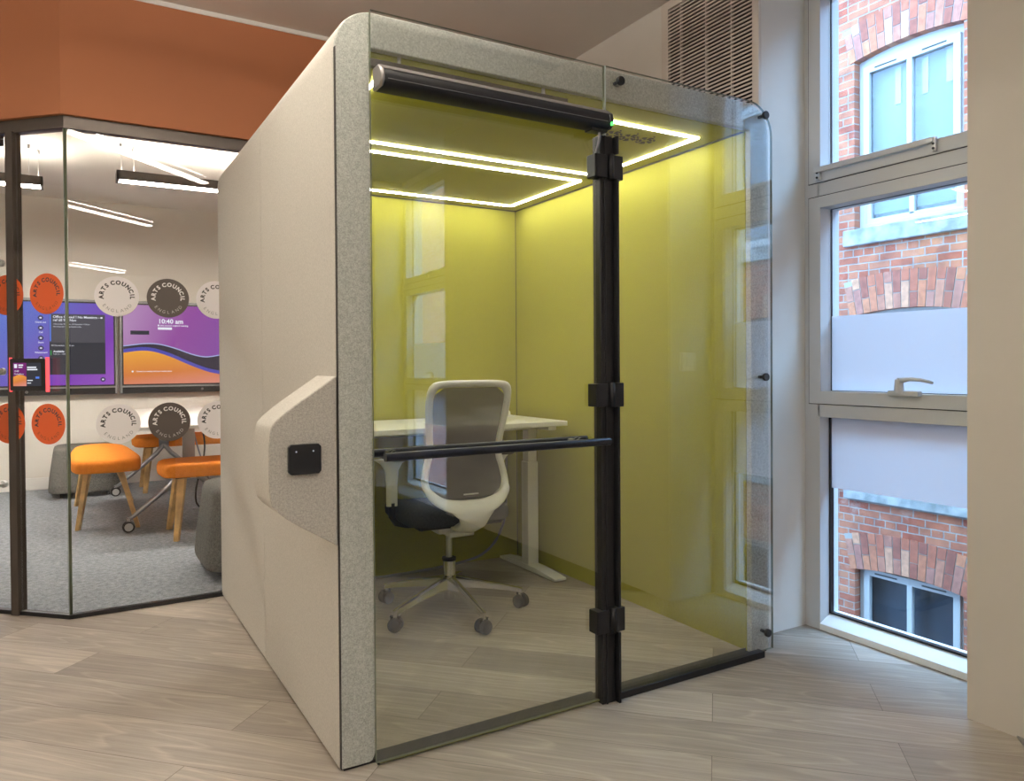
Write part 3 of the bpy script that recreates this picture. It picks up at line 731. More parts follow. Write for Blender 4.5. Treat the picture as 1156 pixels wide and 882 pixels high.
# ------------------------------------------------------------------ air vent on the wall behind the pod
t = thing('air_vent', (1.84, .415, 1.6), 'large pale louvred air grille high on the wall', 'vent')
bm = nb(); frame(bm, [(.119, 1.6), (.711, 1.6), (.711, 2.85), (.119, 2.85)], [(.155, 1.64), (.664, 1.64), (.664, 2.812), (.155, 2.812)], YZ, 1.822, 1.8395); obj('frame', bm, 'vent_slat', t, bevel=.003)
bm = nb(); bx(bm, 1.836, 1.8395, .15, .67, 1.63, 2.82); obj('backing', bm, 'slot_dark', t)
bm = nb(); z = 1.655
while z < 2.80:
    prism(bm, [(1.822, z), (1.8235, z + .0085), (1.8355, z + .0095), (1.8355, z + .005)], lambda a, b, d: Vector((a, d, b)), .155, .664); z += .0170
obj('slats', bm, 'vent_slat', t)
bm = nb()
for y in (.27, .42, .58): bx(bm, 1.8235, 1.8355, y - .003, y + .003, 1.64, 2.81)
obj('mullion', bm, 'vent_slat', t)

# ------------------------------------------------------------------ windows
def window(n, y0, y1, film_=True):
    "y1 far side (left in view), y0 near side"
    w = sgroup('window_%d' % n, 'tall grey framed window looking onto the brick building' if n == 1 else 'second tall window further along the wall')
    F = 2.105; B = 2.225; G = 2.175
    j1 = y1 - .015; j0 = y0 + .015
    fr = lambda o, i, a, b: frame(bm, [(o[0], o[2]), (o[1], o[2]), (o[1], o[3]), (o[0], o[3])], [(i[0], i[2]), (i[1], i[2]), (i[1], i[3]), (i[0], i[3])], YZ, a, b)
    bm = nb()
    # plain outer jambs and transoms
    bx(bm, F, B, y0, j0 + .06, .0, 2.8); bx(bm, F, B, j1 - .06, y1, .0, 2.8)
    bx(bm, F, B, j0 + .05, j1 - .05, .9065, .960); bx(bm, F, B, j0 + .05, j1 - .05, 1.8415, 1.896); bx(bm, F, B, j0 + .05, j1 - .05, 2.755, 2.8)
    obj('window_frame', bm, 'window_frame_paint', w, bevel=.002)
    bm = nb(); prism(bm, [(F - .004, .001), (B, .001), (B, .062), (G - .012, .058), (F - .004, .028)], XZ, j0 + .06, j1 - .06); obj('sill', bm, 'white_trim', w, bevel=.002)
    # opening sashes
    for (za, zb, nm) in ((.963, 1.838, 'sash'), (1.899, 2.752, 'sash')):
        bm = nb(); gb = za + .053; gt = zb - .048
        fr((j0 + .008, j1 - .010, za, zb), (j0 + .065, j1 - .068, gb, gt), F - .006, F + .05)
        fr((j0 + .05, j1 - .055, gb - .02, gt + .02), (j0 + .0655, j1 - .0685, gb, gt), F + .05, B - .004)
        obj(nm, bm, 'window_frame_paint', w, bevel=.002)
    bm = nb()
    for (za, zb) in ((.963, 1.838), (1.899, 2.752)): fr((j0 + .004, j1 - .006, za - .003, zb + .003), (j0 + .010, j1 - .012, za + .002, zb - .002), F - .002, F + .001)
    fr((j0 + .0595, j1 - .0595, .060, .9065), (j0 + .066, j1 - .068, .068, .9045), G - .012, G + .01)
    fr((j0 + .0645, j1 - .0675, 1.0155, 1.7905), (j0 + .0675, j1 - .0705, 1.018, 1.788), G - .010, G)
    fr((j0 + .0645, j1 - .0675, 1.9515, 2.7045), (j0 + .0675, j1 - .0705, 1.954, 2.702), G - .010, G)
    obj('gasket', bm, 'black', w)
    bm = nb()
    for (za, zb) in ((.064, .9065), (1.012, 1.794), (1.948, 2.708)): bx(bm, G - .003, G + .003, j0 + .06, j1 - .06, za, zb)
    obj('pane', bm, 'window_glass', w)
    bm = nb(); bx(bm, G - .0052, G - .0042, j0 + .066, j1 - .069, 1.016, 1.334); bx(bm, G - .0052, G - .0042, j0 + .066, j1 - .069, .602, .9045)
    obj('frosted_film', bm, 'frosted_film', w, label='frosted privacy film')
    # lever handle
    yc = (y0 + y1) / 2 - .045
    bm = nb(); bx(bm, F - .035, F - .006, yc - .060, yc + .062, 1.0085, 1.0285, .004); 
    tube(bm, [(F - .03, yc + .012, 1.02), (F - .034, yc + .010, 1.05), (F - .036, yc + .002, 1.068), (F - .038, yc - .03, 1.073), (F - .038, yc - .07, 1.071), (F - .038, yc - .105, 1.064), (F - .038, yc - .118, 1.060)],
         [.014, .013, .0115, .0075, .007, .0065, .005], 12); cyl(bm, (F - .034, yc + .02, 1.022), (F - .035, yc + .014, 1.070), .013, 12)
    bx(bm, F - .042, F - .03, yc + .004, yc + .018, 1.070, 1.078, .001)
    obj('handle', bm, 'window_frame_paint', w, smooth=45)
    # restrictor arm on the upper sash
    bm = nb(); bx(bm, F - .028, F - .012, yc - .085 - .02, yc + .40, 1.936, 1.958, .003); 
    o = obj('restrictor_arm', bm, 'window_frame_paint', w)
    bm = nb(); bx(bm, F - .022, F - .006, yc + .375, yc + .395, 1.905, 1.945, .002); bx(bm, F - .022, F - .006, yc - .118, yc - .104, 1.905, 1.958, .002); bx(bm, F - .03, F - .012, yc - .110, yc - .088, 1.938, 1.956, .002)
    obj('bracket', bm, 'steel', o)
    bm = nb()
    for (yy, zz) in ((yc + .385, 1.935), (yc + .385, 1.915), (yc - .111, 1.932), (yc - .111, 1.915)): cyl(bm, (F - .026, yy, zz), (F - .02, yy, zz), .0045, 10)
    obj('screw', bm, 'black', o)
window(1, -.72, .12)
window(2, -4.72, -3.2)
# light switch on the pier
t = thing('light_switch', (1.93, -.71, 1.10), 'white light switch on the far side of the beige pier, mirrored in the pod glass', 'switch')
bm = nb(); bx(bm, 1.885, 1.975, -.7195, -.71, 1.10, 1.19, .004); obj('plate', bm, 'white_plastic', t)
bm = nb(); bx(bm, 1.91, 1.95, -.711, -.704, 1.125, 1.165, .002); obj('rocker', bm, 'white_plastic', t)

# ------------------------------------------------------------------ the pod
SX, SD, SH = 1.735, 1.90, 2.14
pod = thing('office_pod', (SX / 2, SD / 2, 0), 'felt covered office pod with glass front and green lining', 'pod')
IX0, IX1, IY1, IZ = .105, 1.66, 1.815, 2.05
def shell_out(inset=0): return rrect(0 + inset, SX - inset, .006, SH - inset, (0, 0, .12, .12), 10)
# outer skin: left side, top and right side as one bent sheet
def sheet(o, i, y0, y1): 
    bm = nb(); n = len(o)
    A = [[bm.verts.new((p[0], y, p[1])) for p in o] for y in (y0, y1)]; Bv = [[bm.verts.new((p[0], y, p[1])) for p in i] for y in (y0, y1)]
    for k in range(n - 1):
        for q in ((A[0][k], A[0][k + 1], A[1][k + 1], A[1][k]), (Bv[0][k + 1], Bv[0][k], Bv[1][k], Bv[1][k + 1]), (A[0][k + 1], A[0][k], Bv[0][k], Bv[0][k + 1]), (A[1][k], A[1][k + 1], Bv[1][k + 1], Bv[1][k])):
            f = bm.faces.new(q)
    for k in (0, n - 1): bm.faces.new((A[0][k], A[1][k], Bv[1][k], Bv[0][k]))
    return bm
def arch_path(x0, x1, z0, zt, r, n=10):
    p = [(x0, z0)] + [(x0 + r - r * math.cos(a), zt - r + r * math.sin(a)) for a in [i * PI / 2 / n for i in range(n + 1)]]
    p += [(x1 - r + r * math.sin(a), zt - r + r * math.cos(a)) for a in [i * PI / 2 / n for i in range(n + 1)]] + [(x1, z0)]
    return p
ou = arch_path(0, SX, .008, SH, .12); inn = arch_path(.02, SX - .02, .008, SH - .02, .10)
YS = .934
bm = sheet(ou, inn, .004, YS - .0025); obj('outer_panel', bm, 'felt_light', pod, smooth=50, bevel=.0025)
bm = sheet(ou, inn, YS + .0025, SD); obj('outer_panel', bm, 'felt_light', pod, smooth=50, bevel=.0025)
bm = nb(); bx(bm, .003, .02, YS - .003, YS + .003, .01, 2.0); obj('seam', bm, 'slot_dark', pod)
bm = nb(); bx(bm, .02, SX - .02, SD - .02, SD - .001, .008, SH - .06); obj('rear_panel', bm, 'felt_light', pod)
for (a_, b_) in ((.02, IX0 - .004), (IX1 + .004, SX - .02)):
    bm = nb(); bx(bm, a_, b_, .022, SD - .02, 0, IZ); obj('core', bm, 'felt_light', pod)
# front frame: flat face around the opening with a rounded outer corner
OP0, OP1, OPT = .106, 1.634, 2.036
of = arch_path(.002, SX - .002, .008, SH - .002, .118); 
def path_inner(n=10):
    p = [(OP0, .008)] + [(OP0, OPT)] * (n + 1) + [(OP1, OPT)] * (n + 1) + [(OP1, .008)]
    return p
ii = path_inner()
# left jamb is a piece of its own up to the seam, header and right jamb the other
bm = nb()
jl = [(.002, .008)] + [(.12 - .118 * math.cos(a), SH - .12 + .118 * math.sin(a)) for a in [i * PI / 2 / 12 for i in range(13)]] ; jl = [p for p in jl if p[0] <= OP0 - .004] 
za = SH - .12 + math.sqrt(max(0, .118 ** 2 - (.12 - (OP0 - .0035)) ** 2))
prism(bm, jl + [(OP0 - .0035, za), (OP0 - .0035, .03), (OP0 - .012, .012), (OP0 - .02, .008)], XZ, -.008, .02); obj('front_jamb', bm, 'felt_front_daylight', pod, bevel=.004)
bm = nb()
pr = [(OP0 - .001, SH - .0025)] + [(SX - .12 + .118 * math.sin(a), SH - .12 + .118 * math.cos(a)) for a in [i * PI / 2 / 12 for i in range(13)]] + [(SX - .002, .008), (OP1, .008), (OP1, OPT), (OP0 - .001, OPT)]
prism(bm, pr, XZ, -.006, .02); obj('front_header', bm, 'felt_front_daylight', pod, bevel=.004)
bm = nb(); bx(bm, .0015, .0035, -.0095, .003, .01, SH - .12); obj('seam', bm, 'slot_dark', pod)
bm = nb(); bx(bm, .012, SX - .012, .0, .03, 0, .008); bx(bm, .012, .03, .03, SD - .01, 0, .008); obj('plinth', bm, 'black', pod)
# lining
bm = nb(); bx(bm, IX0 - .004, IX0, .021, IY1, .0, IZ); obj('lining', bm, 'felt_green', pod, label='green felt left lining')
bm = nb(); bx(bm, IX1, IX1 + .004, .021, IY1, .0, IZ); obj('lining', bm, 'felt_green', pod, label='green felt right lining')
bm = nb(); bx(bm, IX0, IX1 - .0, IY1, IY1 + .06, .0, IZ); obj('lining', bm, 'felt_green', pod, label='green felt rear lining')
bm = nb(); bx(bm, IX0, IX1, .021, IY1, IZ, IZ + .02); bx(bm, IX0, IX1, .021, .028, OPT, IZ + .02); obj('lining', bm, 'felt_green', pod, label='green felt ceiling lining')
bm = nb(); bx(bm, IX1 - .003, IX1, IY1 - .003, IY1, .0, IZ); bx(bm, IX0, IX1, IY1 - .006, IY1, IZ - .006, IZ); bx(bm, IX1 - .006, IX1, .05, IY1, IZ - .006, IZ); obj('corner_joint', bm, 'slot_dark', pod)
bm = nb(); bx(bm, OP1, IX1, .0205, .024, .0, OPT); obj('reveal_edge', bm, 'felt_green', pod)
# LED loops in the ceiling
def led(x0, x1, y0, y1, lab):
    w = .0115; z0, z1 = IZ - .007, IZ - .0005
    bm = nb(); frame(bm, [(x0 - w / 2, y0 - w / 2), (x1 + w / 2, y0 - w / 2), (x1 + w / 2, y1 + w / 2), (x0 - w / 2, y1 + w / 2)],
                     [(x0 + w / 2, y0 + w / 2), (x1 - w / 2, y0 + w / 2), (x1 - w / 2, y1 - w / 2), (x0 + w / 2, y1 - w / 2)], XY, z0, z1)
    obj('led_loop', bm, 'led_white', pod, label=lab)
led(.215, 1.556, .20, .885, 'front rectangular LED line'); led(.215, 1.556, 1.012, 1.69, 'rear rectangular LED line')
# fan outlets in the ceiling
for fx in (1.23, 1.315, 1.40):
    bm = nb(); fy = .335
    for k in range(7):
        a = 2 * PI * k / 7
        for (ra, rb) in ((.016, .027), (.032, .041)):
            arc = [(fx + rr * math.cos(a + q), fy + rr * math.sin(a + q)) for rr, qs in ((ra, (0, .25, .5)), (rb, (.62, .4, .15))) for q in qs]
            prism(bm, arc, XY, IZ - .003, IZ - .0005)
    cyl(bm, (fx, fy - .056, IZ - .003), (fx, fy - .056, IZ), .004, 10)
    obj('fan_outlet', bm, 'slot_dark', pod)
# side fin with the access reader
fin = chaikin([(-.001, 1.108), (-.001, 1.108), (-.168, .995), (-.185, .955), (-.186, .795), (-.172, .742), (-.001, .636), (-.001, .636)], 2)
bm = nb(); prism(bm, fin, XZ, .006, .185); obj('side_fin', bm, 'felt_light', pod, label='tapered felt fin on the left side', smooth=35)
bm = nb(); prism(bm, fin, XZ, -.004, .006); fn = obj('fin_face', bm, 'felt_fin_shaded', pod, bevel=.003)
t = thing('access_reader', (-.094, -.01, .844), 'square black reader plate on the felt fin of the pod', 'reader')
bm = nb(); prism(bm, [(-.137, .852), (-.130, .845), (-.056, .845), (-.049, .852), (-.049, .919), (-.056, .926), (-.130, .926), (-.137, .919)], XZ, -.020, -.0045); obj('plate', bm, 'black', t, bevel=.0015)
for x in (-.117, -.071):
    bm = nb(); cyl(bm, (x, -.0205, .907), (x, -.0195, .907), .0022, 10); obj('indicator', bm, 'screen_pale', t, label='tiny pale indicator light')

# glass front: door leaf and fixed pane
GYF, GYB = -.034, -.024
bm = nb(); bx(bm, OP0 - .010, .911, GYF, GYB, .014, 2.132); bm.normal_update()
for f in bm.faces: f.material_index = 0 if abs(f.normal.y) > .9 else 1
door = obj('door_leaf', bm, ['pod_glass', 'glass_edge'], pod, label='clear glass door leaf')
bm = nb(); prism(bm, clean(rrect(.917, 1.722, .022, 2.134, (0, 0, .12, 0), 10)), XZ, GYF, GYB); bm.normal_update()
for f in bm.faces: f.material_index = 0 if abs(f.normal.y) > .9 else 1
obj('fixed_pane', bm, ['pod_glass', 'glass_edge'], pod, label='clear fixed glass pane with rounded corner')
bm = nb(); bx(bm, .9115, .9165, GYF - .001, GYB + .001, 1.90, 2.133); obj('edge_seal', bm, 'glass_edge_light', pod)
for (x, z) in ((.975, 2.092), (1.680, 2.090), (1.678, 1.083), (1.686, .090)):
    bm = nb(); lathe(bm, (x, 0, z), [(.006, -.006), (.006, GYF), (.0145, GYF), (.0155, GYF - .003), (.0155, GYF - .010), (.014, GYF - .012)], 24, axis='y'); obj('glass_stud', bm, 'black', pod, smooth=40)
# black bottom rails
bm = nb(); bx(bm, .93, 1.664, -.045, -.012, 0, .024, .002); bx(bm, .93, 1.664, -.012, .045, 0, .012, .002); obj('floor_rail', bm, 'black_satin', pod)
bm = nb(); bx(bm, OP0 - .002, .90, -.020, .045, 0, .010, .002); obj('threshold', bm, 'black', pod)
bm = nb(); bx(bm, OP0 + .001, .88, -.032, -.026, .009, .0135); obj('door_seal', bm, 'seal_olive', pod)
# post with hinges
bm = nb(); bx(bm, .880, .934, -.048, -.006, 0, 1.895, .003); bx(bm, .896, .902, -.052, -.047, 0, 1.895); bx(bm, .937, .946, -.066, -.008, .0, .238); bx(bm, .937, .946, -.066, -.008, .322, .995); bx(bm, .937, .946, -.066, -.008, 1.075, 1.752); bx(bm, .937, .946, -.066, -.008, 1.836, 1.895)
bx(bm, .929, .940, -.02, -.002, 0, 1.895)
obj('post', bm, 'black_satin', pod, bevel=.0015)
for zc in (.279, 1.034, 1.792):
    bm = nb(); bx(bm, .853, .905, -.058, -.010, zc - .038, zc + .038, .003); bx(bm, .858, .862, -.060, -.056, zc - .038, zc + .038); bx(bm, .930, .968, -.060, -.010, zc - .040, zc + .040, .003)
    bx(bm, .903, .932, -.040, -.012, zc - .034, zc + .034, .002); cyl(bm, (.921, -.055, zc - .042), (.921, -.055, zc + .042), .010, 16)
    obj('hinge', bm, 'black_satin', pod)
# door bars
bm = nb(); cyl(bm, (.108, -.088, .884), (.884, -.088, .884), .0125, 24)
for x in (.155, .80): cyl(bm, (x, -.088, .884), (x, -.03, .884), .008, 14); lathe(bm, (x, 0, .884), [(.013, -.036), (.013, -.046), (.009, -.047)], 18, axis='y')
obj('pull_bar', bm, 'bar_black', door, smooth=40)
bm = nb(); cyl(bm, (.11, .034, .882), (.878, .034, .882), .0125, 24)
for x in (.155, .80): cyl(bm, (x, .034, .882), (x, -.028, .882), .008, 14); lathe(bm, (x, 0, .882), [(.014, -.024), (.014, -.014), (.009, -.012)], 18, axis='y')
obj('pull_bar', bm, 'bar_black', door, smooth=40)
# automatic opener
t = thing('door_opener', (.5, -.07, 1.905), 'long black automatic door opener across the glass door top', 'door opener')
pf = [(-.036, 1.903), (-.088, 1.903), (-.102, 1.914), (-.104, 1.930), (-.098, 1.950), (-.076, 1.966), (-.036, 1.966)]
bm = nb(); prism(bm, pf, lambda a, b, d: Vector((d, a, b)), .106, .893); obj('housing', bm, 'black_satin', t, bevel=.003, smooth=50)
mat('opener_top', (.30, .28, .27), .4, .7)
bm = nb(); prism(bm, [(-.0995, 1.950), (-.0765, 1.9675), (-.036, 1.9675), (-.036, 1.966), (-.076, 1.966), (-.098, 1.949)], lambda a, b, d: Vector((d, a, b)), .108, .890); obj('top_strip', bm, 'opener_top', t)
bm = nb(); prism(bm, [(p[0] * 1.0 - (.0015 if p[0] < -.04 else 0), p[1]) for p in pf], lambda a, b, d: Vector((d, a, b)), .100, .112); obj('end_cap', bm, 'opener_top', t, bevel=.004, smooth=50)
bm = nb(); prism(bm, [(p[0] - (.0015 if p[0] < -.04 else 0), p[1]) for p in pf], lambda a, b, d: Vector((d, a, b)), .880, .896); obj('end_cap', bm, 'black', t, bevel=.003, smooth=50)
bm = nb()
for z in (1.9215,): bx(bm, .120, .872, -.1050, -.1035, z, z + .0015)
obj('groove', bm, 'grey_metal', t)
bm = nb(); cyl(bm, (.888, -.106, 1.917), (.888, -.100, 1.917), .006, 14); obj('status_light', bm, 'green_led', t, label='small green status light')
bm = nb(); tube(bm, chaikin([(.862, -.07, 1.906), (.862, -.07, 1.87), (.868, -.045, 1.84), (.872, -.035, 1.83)], 2, False), .0045, 8); obj('cable', bm, 'cable_grey', t)
bm = nb(); bx(bm, .82, .885, -.085, -.045, 1.893, 1.906, .003); obj('cable_gland', bm, 'black', t)
t = thing('door_track', (.43, .02, 1.990), 'slim dark slide rail behind the glass above the opener', 'rail')
bm = nb(); bx(bm, .108, .79, .004, .022, 1.990, 2.014, .002); obj('rail', bm, 'dark_metal', t)
bm = nb(); cyl(bm, (.20, .015, 2.01), (.20, .015, 2.034), .006, 12); cyl(bm, (.70, .015, 2.01), (.70, .015, 2.034), .006, 12); obj('pin', bm, 'steel', t)

# ------------------------------------------------------------------ desk in the pod
dk = thing('standing_desk', (.85, 1.5, 0), 'white sit-stand desk against the green rear wall', 'desk')
ZD = .842
bm = nb(); bx(bm, .16, 1.597, 1.19, 1.80, ZD - .026, ZD, .003); obj('desktop', bm, 'desk_white', dk)
bm = nb(); bx(bm, .30, 1.55, 1.46, 1.52, ZD - .062, ZD - .027, .003); bx(bm, 1.51, 1.56, 1.24, 1.76, ZD - .05, ZD - .027, .003); bx(bm, .26, .31, 1.24, 1.76, ZD - .05, ZD - .027, .003); obj('crossbeam', bm, 'white_plastic', dk)
for x in (1.56, .26):
    bm = nb(); bx(bm, x - .034, x + .034, 1.475, 1.545, .03, .60, .004); bx(bm, x - .028, x + .028, 1.48, 1.54, .60, ZD - .03, .004); lg = obj('leg', bm, 'desk_white', dk)
    bm = nb(); prism(bm, [(1.21, .004), (1.79, .004), (1.79, .018), (1.60, .034), (1.40, .034), (1.21, .018)], YZ, x - .038, x + .038); obj('foot', bm, 'desk_white', lg, bevel=.003)
t = thing('desk_socket_box', (1.43, 1.74, ZD), 'small white socket box on the desk corner', 'socket box')
bm = nb(); prism(bm, [(1.66, ZD), (1.79, ZD), (1.79, ZD + .05), (1.735, ZD + .058), (1.665, ZD + .026)], YZ, 1.33, 1.53); obj('body', bm, 'white_plastic', t, bevel=.003)
nrm = Vector((0, -.032, .07)).normalized(); dv = Vector((0, .07, .032)).normalized()
bm = nb()
for xx in (1.38, 1.43, 1.485): obox(bm, Vector((xx, 1.70, ZD + .0425)) + nrm * .0, (1, 0, 0), dv, nrm, .006, .009, .0015)
obj('socket', bm, 'slot_dark', t)
bm = nb(); tube(bm, chaikin([(1.35, 1.70, ZD - .03), (1.36, 1.62, ZD - .09), (1.47, 1.60, ZD - .13), (1.50, 1.68, .45), (1.52, 1.70, .25), (1.44, 1.76, .05), (1.2, 1.76, .012), (.8, 1.74, .012), (.4, 1.77, .012)], 3, False), .0075, 8)
obj('power_cable', bm, 'cable_grey', dk, smooth=60)

# ------------------------------------------------------------------ office chair (local axes, faces +Y)
ch = thing('office_chair', (.862, 1.092, 0), 'white framed office chair with grey mesh back inside the pod', 'chair', rz=-.06)
def cobj(name, bm, m, parent=ch, **k): return obj(name, bm, m, parent, local=True, **k)
def yb(z):
    pts = [(.44, -.315), (.50, -.285), (.56, -.235), (.64, -.195), (.72, -.185), (.82, -.20), (.95, -.235), (1.08, -.275)]
    for (a, b), (c, d) in zip(pts, pts[1:]):
        if z <= c: return b + (d - b) * max(0, (z - a)) / (c - a)
    return pts[-1][1]
outer = [(0, 1.072), (.13, 1.070), (.185, 1.052), (.199, .99), (.190, .88), (.180, .80), (.181, .74), (.198, .68), (.205, .62), (.185, .565), (.13, .522), (.06, .50), (0, .497)]
inner = [(0, 1.042), (.12, 1.040), (.153, 1.028), (.166, .985), (.158, .88), (.149, .80), (.150, .74), (.166, .68), (.172, .625), (.152, .590), (.11, .566), (.05, .556), (0, .555)]
def mirror(h): return [(x, z) for x, z in h] + [(-x, z) for x, z in h[-2:0:-1]]
oo = catm(mirror(outer), 4); io = catm(mirror(inner), 4); n = len(oo)
bm = nb(); rings = []
for (a, c), (b, d) in zip(oo, io):
    O = Vector((a, c)); I = Vector((b, d)); M_ = (O + I) / 2; w = (O - I)
    prof = []
    for k in range(12):
        t_ = 2 * PI * k / 12; q = M_ + w * .5 * math.cos(t_) ; th = .017 * math.sin(t_)
        prof.append(Vector((q.x, yb(q.y) + th - (.012 if q.y < .6 else 0), q.y)))
    rings.append(prof)
loft(bm, rings, closed=True, cap=False); bf = cobj('back_frame', bm, 'white_plastic', smooth=60)
# mesh panel
bm = nb(); NR = 16; grid = []
for j in range(NR + 1):
    z = .56 + (1.04 - .56) * j / NR; row = []
    # half width of inner outline at this z
    hw = 0
    for (x1_, z1_), (x2_, z2_) in zip(inner, inner[1:]):
        if (z1_ >= z >= z2_) and z1_ != z2_: hw = max(hw, x1_ + (x2_ - x1_) * (z1_ - z) / (z1_ - z2_))
    hw = max(hw, .10)
    for i in range(9):
        u_ = -1 + i / 4; row.append(bm.verts.new((u_ * (hw + .004), yb(z) + .022 * (1 - u_ * u_), z)))
    grid.append(row)
for j in range(NR):
    for i in range(8):
        f = bm.faces.new((grid[j][i], grid[j][i + 1], grid[j + 1][i + 1], grid[j + 1][i])); f.smooth = True
mp_ = cobj('mesh_back', bm, 'mesh_fabric')
mat('lumbar_grey', (.30, .28, .26), .6)
bm = nb(); lum = chaikin([(-.135, .70), (-.10, .79), (-.07, .80), (.07, .80), (.10, .79), (.135, .70), (.11, .63), (-.11, .63)], 2)
prism(bm, lum, lambda a, b, d: Vector((a, yb(b) + .045 + d - a * a * .6, b)), 0, .012); cobj('lumbar_pad', bm, 'lumbar_grey')
bm = nb(); bx(bm, -.035, .035, -.262, -.255, .578, .584, .002); cobj('back_tag', bm, 'white_plastic', label='thin white lever slot on the mesh')
# yoke from back frame to the mechanism
bm = nb(); rings = []
for (y, z, hx, hz) in ((-.288, .535, .125, .014), (-.300, .500, .095, .020), (-.300, .468, .066, .022), (-.275, .442, .058, .024), (-.20, .425, .055, .024), (-.10, .418, .055, .024)):
    rings.append([Vector((hx * math.cos(2 * PI * k / 20) * (1 if abs(math.cos(2 * PI * k / 20)) < .8 else .97), y - (hz * math.sin(2 * PI * k / 20) if z > .46 else 0), z + (hz * math.sin(2 * PI * k / 20) if z <= .46 else 0))) for k in range(20)])
for q in (3,):
    pass
# blend orientation by angle instead of a switch
rings = []
for (y, z, hx, hz, a) in ((-.262, .545, .150, .013, 0), (-.286, .515, .105, .017, 15), (-.296, .485, .072, .022, 35), (-.282, .455, .060, .024, 60), (-.235, .434, .056, .025, 80), (-.16, .424, .055, .026, 90), (-.06, .42, .055, .026, 90)):
    ca, sa = math.cos(R(a)), math.sin(R(a))
    rings.append([Vector((hx * math.cos(2 * PI * k / 20), y - hz * math.sin(2 * PI * k / 20) * ca, z - hz * math.sin(2 * PI * k / 20) * sa)) for k in range(20)])
loft(bm, rings) if False else None
bm.free(); bm = nb(); loft(bm, rings); cobj('back_yoke', bm, 'white_plastic', smooth=60)
bm = nb(); bx(bm, -.10, .10, -.12, .14, .385, .43, .012); bx(bm, -.06, .06, -.16, .02, .375, .40, .008); cobj('tilt_mechanism', bm, 'white_plastic')
# seat
bm = nb(); rings = []
for (s, z) in ((.86, .432), (.95, .434), (.99, .446), (1, .468), (.99, .488), (.955, .502), (.86, .510), (.6, .512)):
    rr_ = clean(rrect(-.245, .245, -.205, .275, .10, 8)); rings.append([Vector((a * s, .035 + (b - .035) * s, z - (max(0, b - .2) * .25))) for a, b in rr_])
loft(bm, rings); cobj('seat', bm, 'seat_fabric', smooth=60)
bm = nb(); bx(bm, -.20, .20, -.16, .22, .418, .436, .008); cobj('seat_pan', bm, 'black_rubber')
for s in (-1, 1):
    bm = nb(); X = s * .262
    tube(bm, [(X, .03, .505), (X, .03, .60), (X, .03, .665), (X, .03, .695), (X, .03, .718)], [(.019, .026), (.019, .026), (.022, .032), (.028, .050), (.034, .085)], 16, up=(1, 0, 0))
    ar = cobj('armrest', bm, 'white_plastic', smooth=50)
    bm = nb(); prism(bm, clean(rrect(X - .042, X + .042, -.10, .15, .035, 6)), XY, .719, .742); cobj('arm_pad', bm, 'black_rubber', ar, bevel=.006)
    bm = nb(); tube(bm, [(X, .03, .52), (X, .03, .455), (X - s * .02, .03, .425), (X - s * .07, .03, .412), (X - s * .17, .03, .408)], [(.014, .022)] * 5, 12, up=(0, 1, 0)); cobj('arm_bracket', bm, 'black_rubber', ar, smooth=50)
# gas lift
bm = nb(); cyl(bm, (0, 0, .24), (0, 0, .39), .0145, 24); cobj('gas_lift', bm, 'steel', smooth=40)
bm = nb(); lathe(bm, (0, 0, 0), [(.030, .236), (.033, .238), (.033, .250), (.016, .252)], 24); cobj('collar', bm, 'black_rubber', smooth=40)
bm = nb(); lathe(bm, (0, 0, 0), [(.020, .058), (.024, .062), (.024, .105), (.034, .11), (.034, .165), (.029, .170), (.029, .238), (.024, .24)], 28); cobj('column', bm, 'alu', smooth=35)
# five spokes and castors
for k, (ang, rad) in enumerate(((199, .335), (267, .34), (336, .335), (53, .335), (126, .335))):
    a = R(ang) + .10; dv_ = Vector((math.cos(a), math.sin(a), 0)); side = Vector((-dv_.y, dv_.x, 0))
    bm = nb(); rings = []
    for (r_, z, hw, hh) in ((.018, .138, .030, .028), (.07, .134, .024, .022), (.16, .119, .020, .016), (.26, .100, .017, .012), (.318, .088, .014, .011), (.338, .082, .013, .010)):
        c = dv_ * r_ * rad / .335 + Vector((0, 0, z)); rings.append([c + side * hw + Vector((0, 0, -hh)), c + side * hw * .8 + Vector((0, 0, hh * .7)), c + side * hw * .35 + Vector((0, 0, hh)), c - side * hw * .35 + Vector((0, 0, hh)), c - side * hw * .8 + Vector((0, 0, hh * .7)), c - side * hw + Vector((0, 0, -hh))])
    loft(bm, rings); cyl(bm, dv_ * rad + Vector((0, 0, .050)), dv_ * rad + Vector((0, 0, .090)), .012, 14)
    sp_ = cobj('base_spoke', bm, 'alu', smooth=35)
    rol = Vector((math.cos(a + [.5, .3, .6, .2, -.4][k]), math.sin(a + [.5, .3, .6, .2, -.4][k]), 0))
    bm = nb(); c = dv_ * rad + Vector((0, 0, .030))
    for q in (-.016, .016):
        rings = []
        for (r_, h) in ((.010, -.012), (.026, -.012), (.030, -.008), (.030, .006), (.027, .012), (.010, .014)):
            hh = h if q > 0 else -h; rings.append([c + rol * (q + hh) + (rol.cross(Vector((0, 0, 1))) * math.cos(2 * PI * i / 24) + Vector((0, 0, 1)) * math.sin(2 * PI * i / 24)) * r_ for i in range(24)])
        loft(bm, rings)
    obox(bm, c + Vector((0, 0, .012)), rol, rol.cross(Vector((0, 0, 1))), (0, 0, 1), .006, .02, .022, .003)
    cobj('castor', bm, 'black_rubber', sp_, smooth=40)

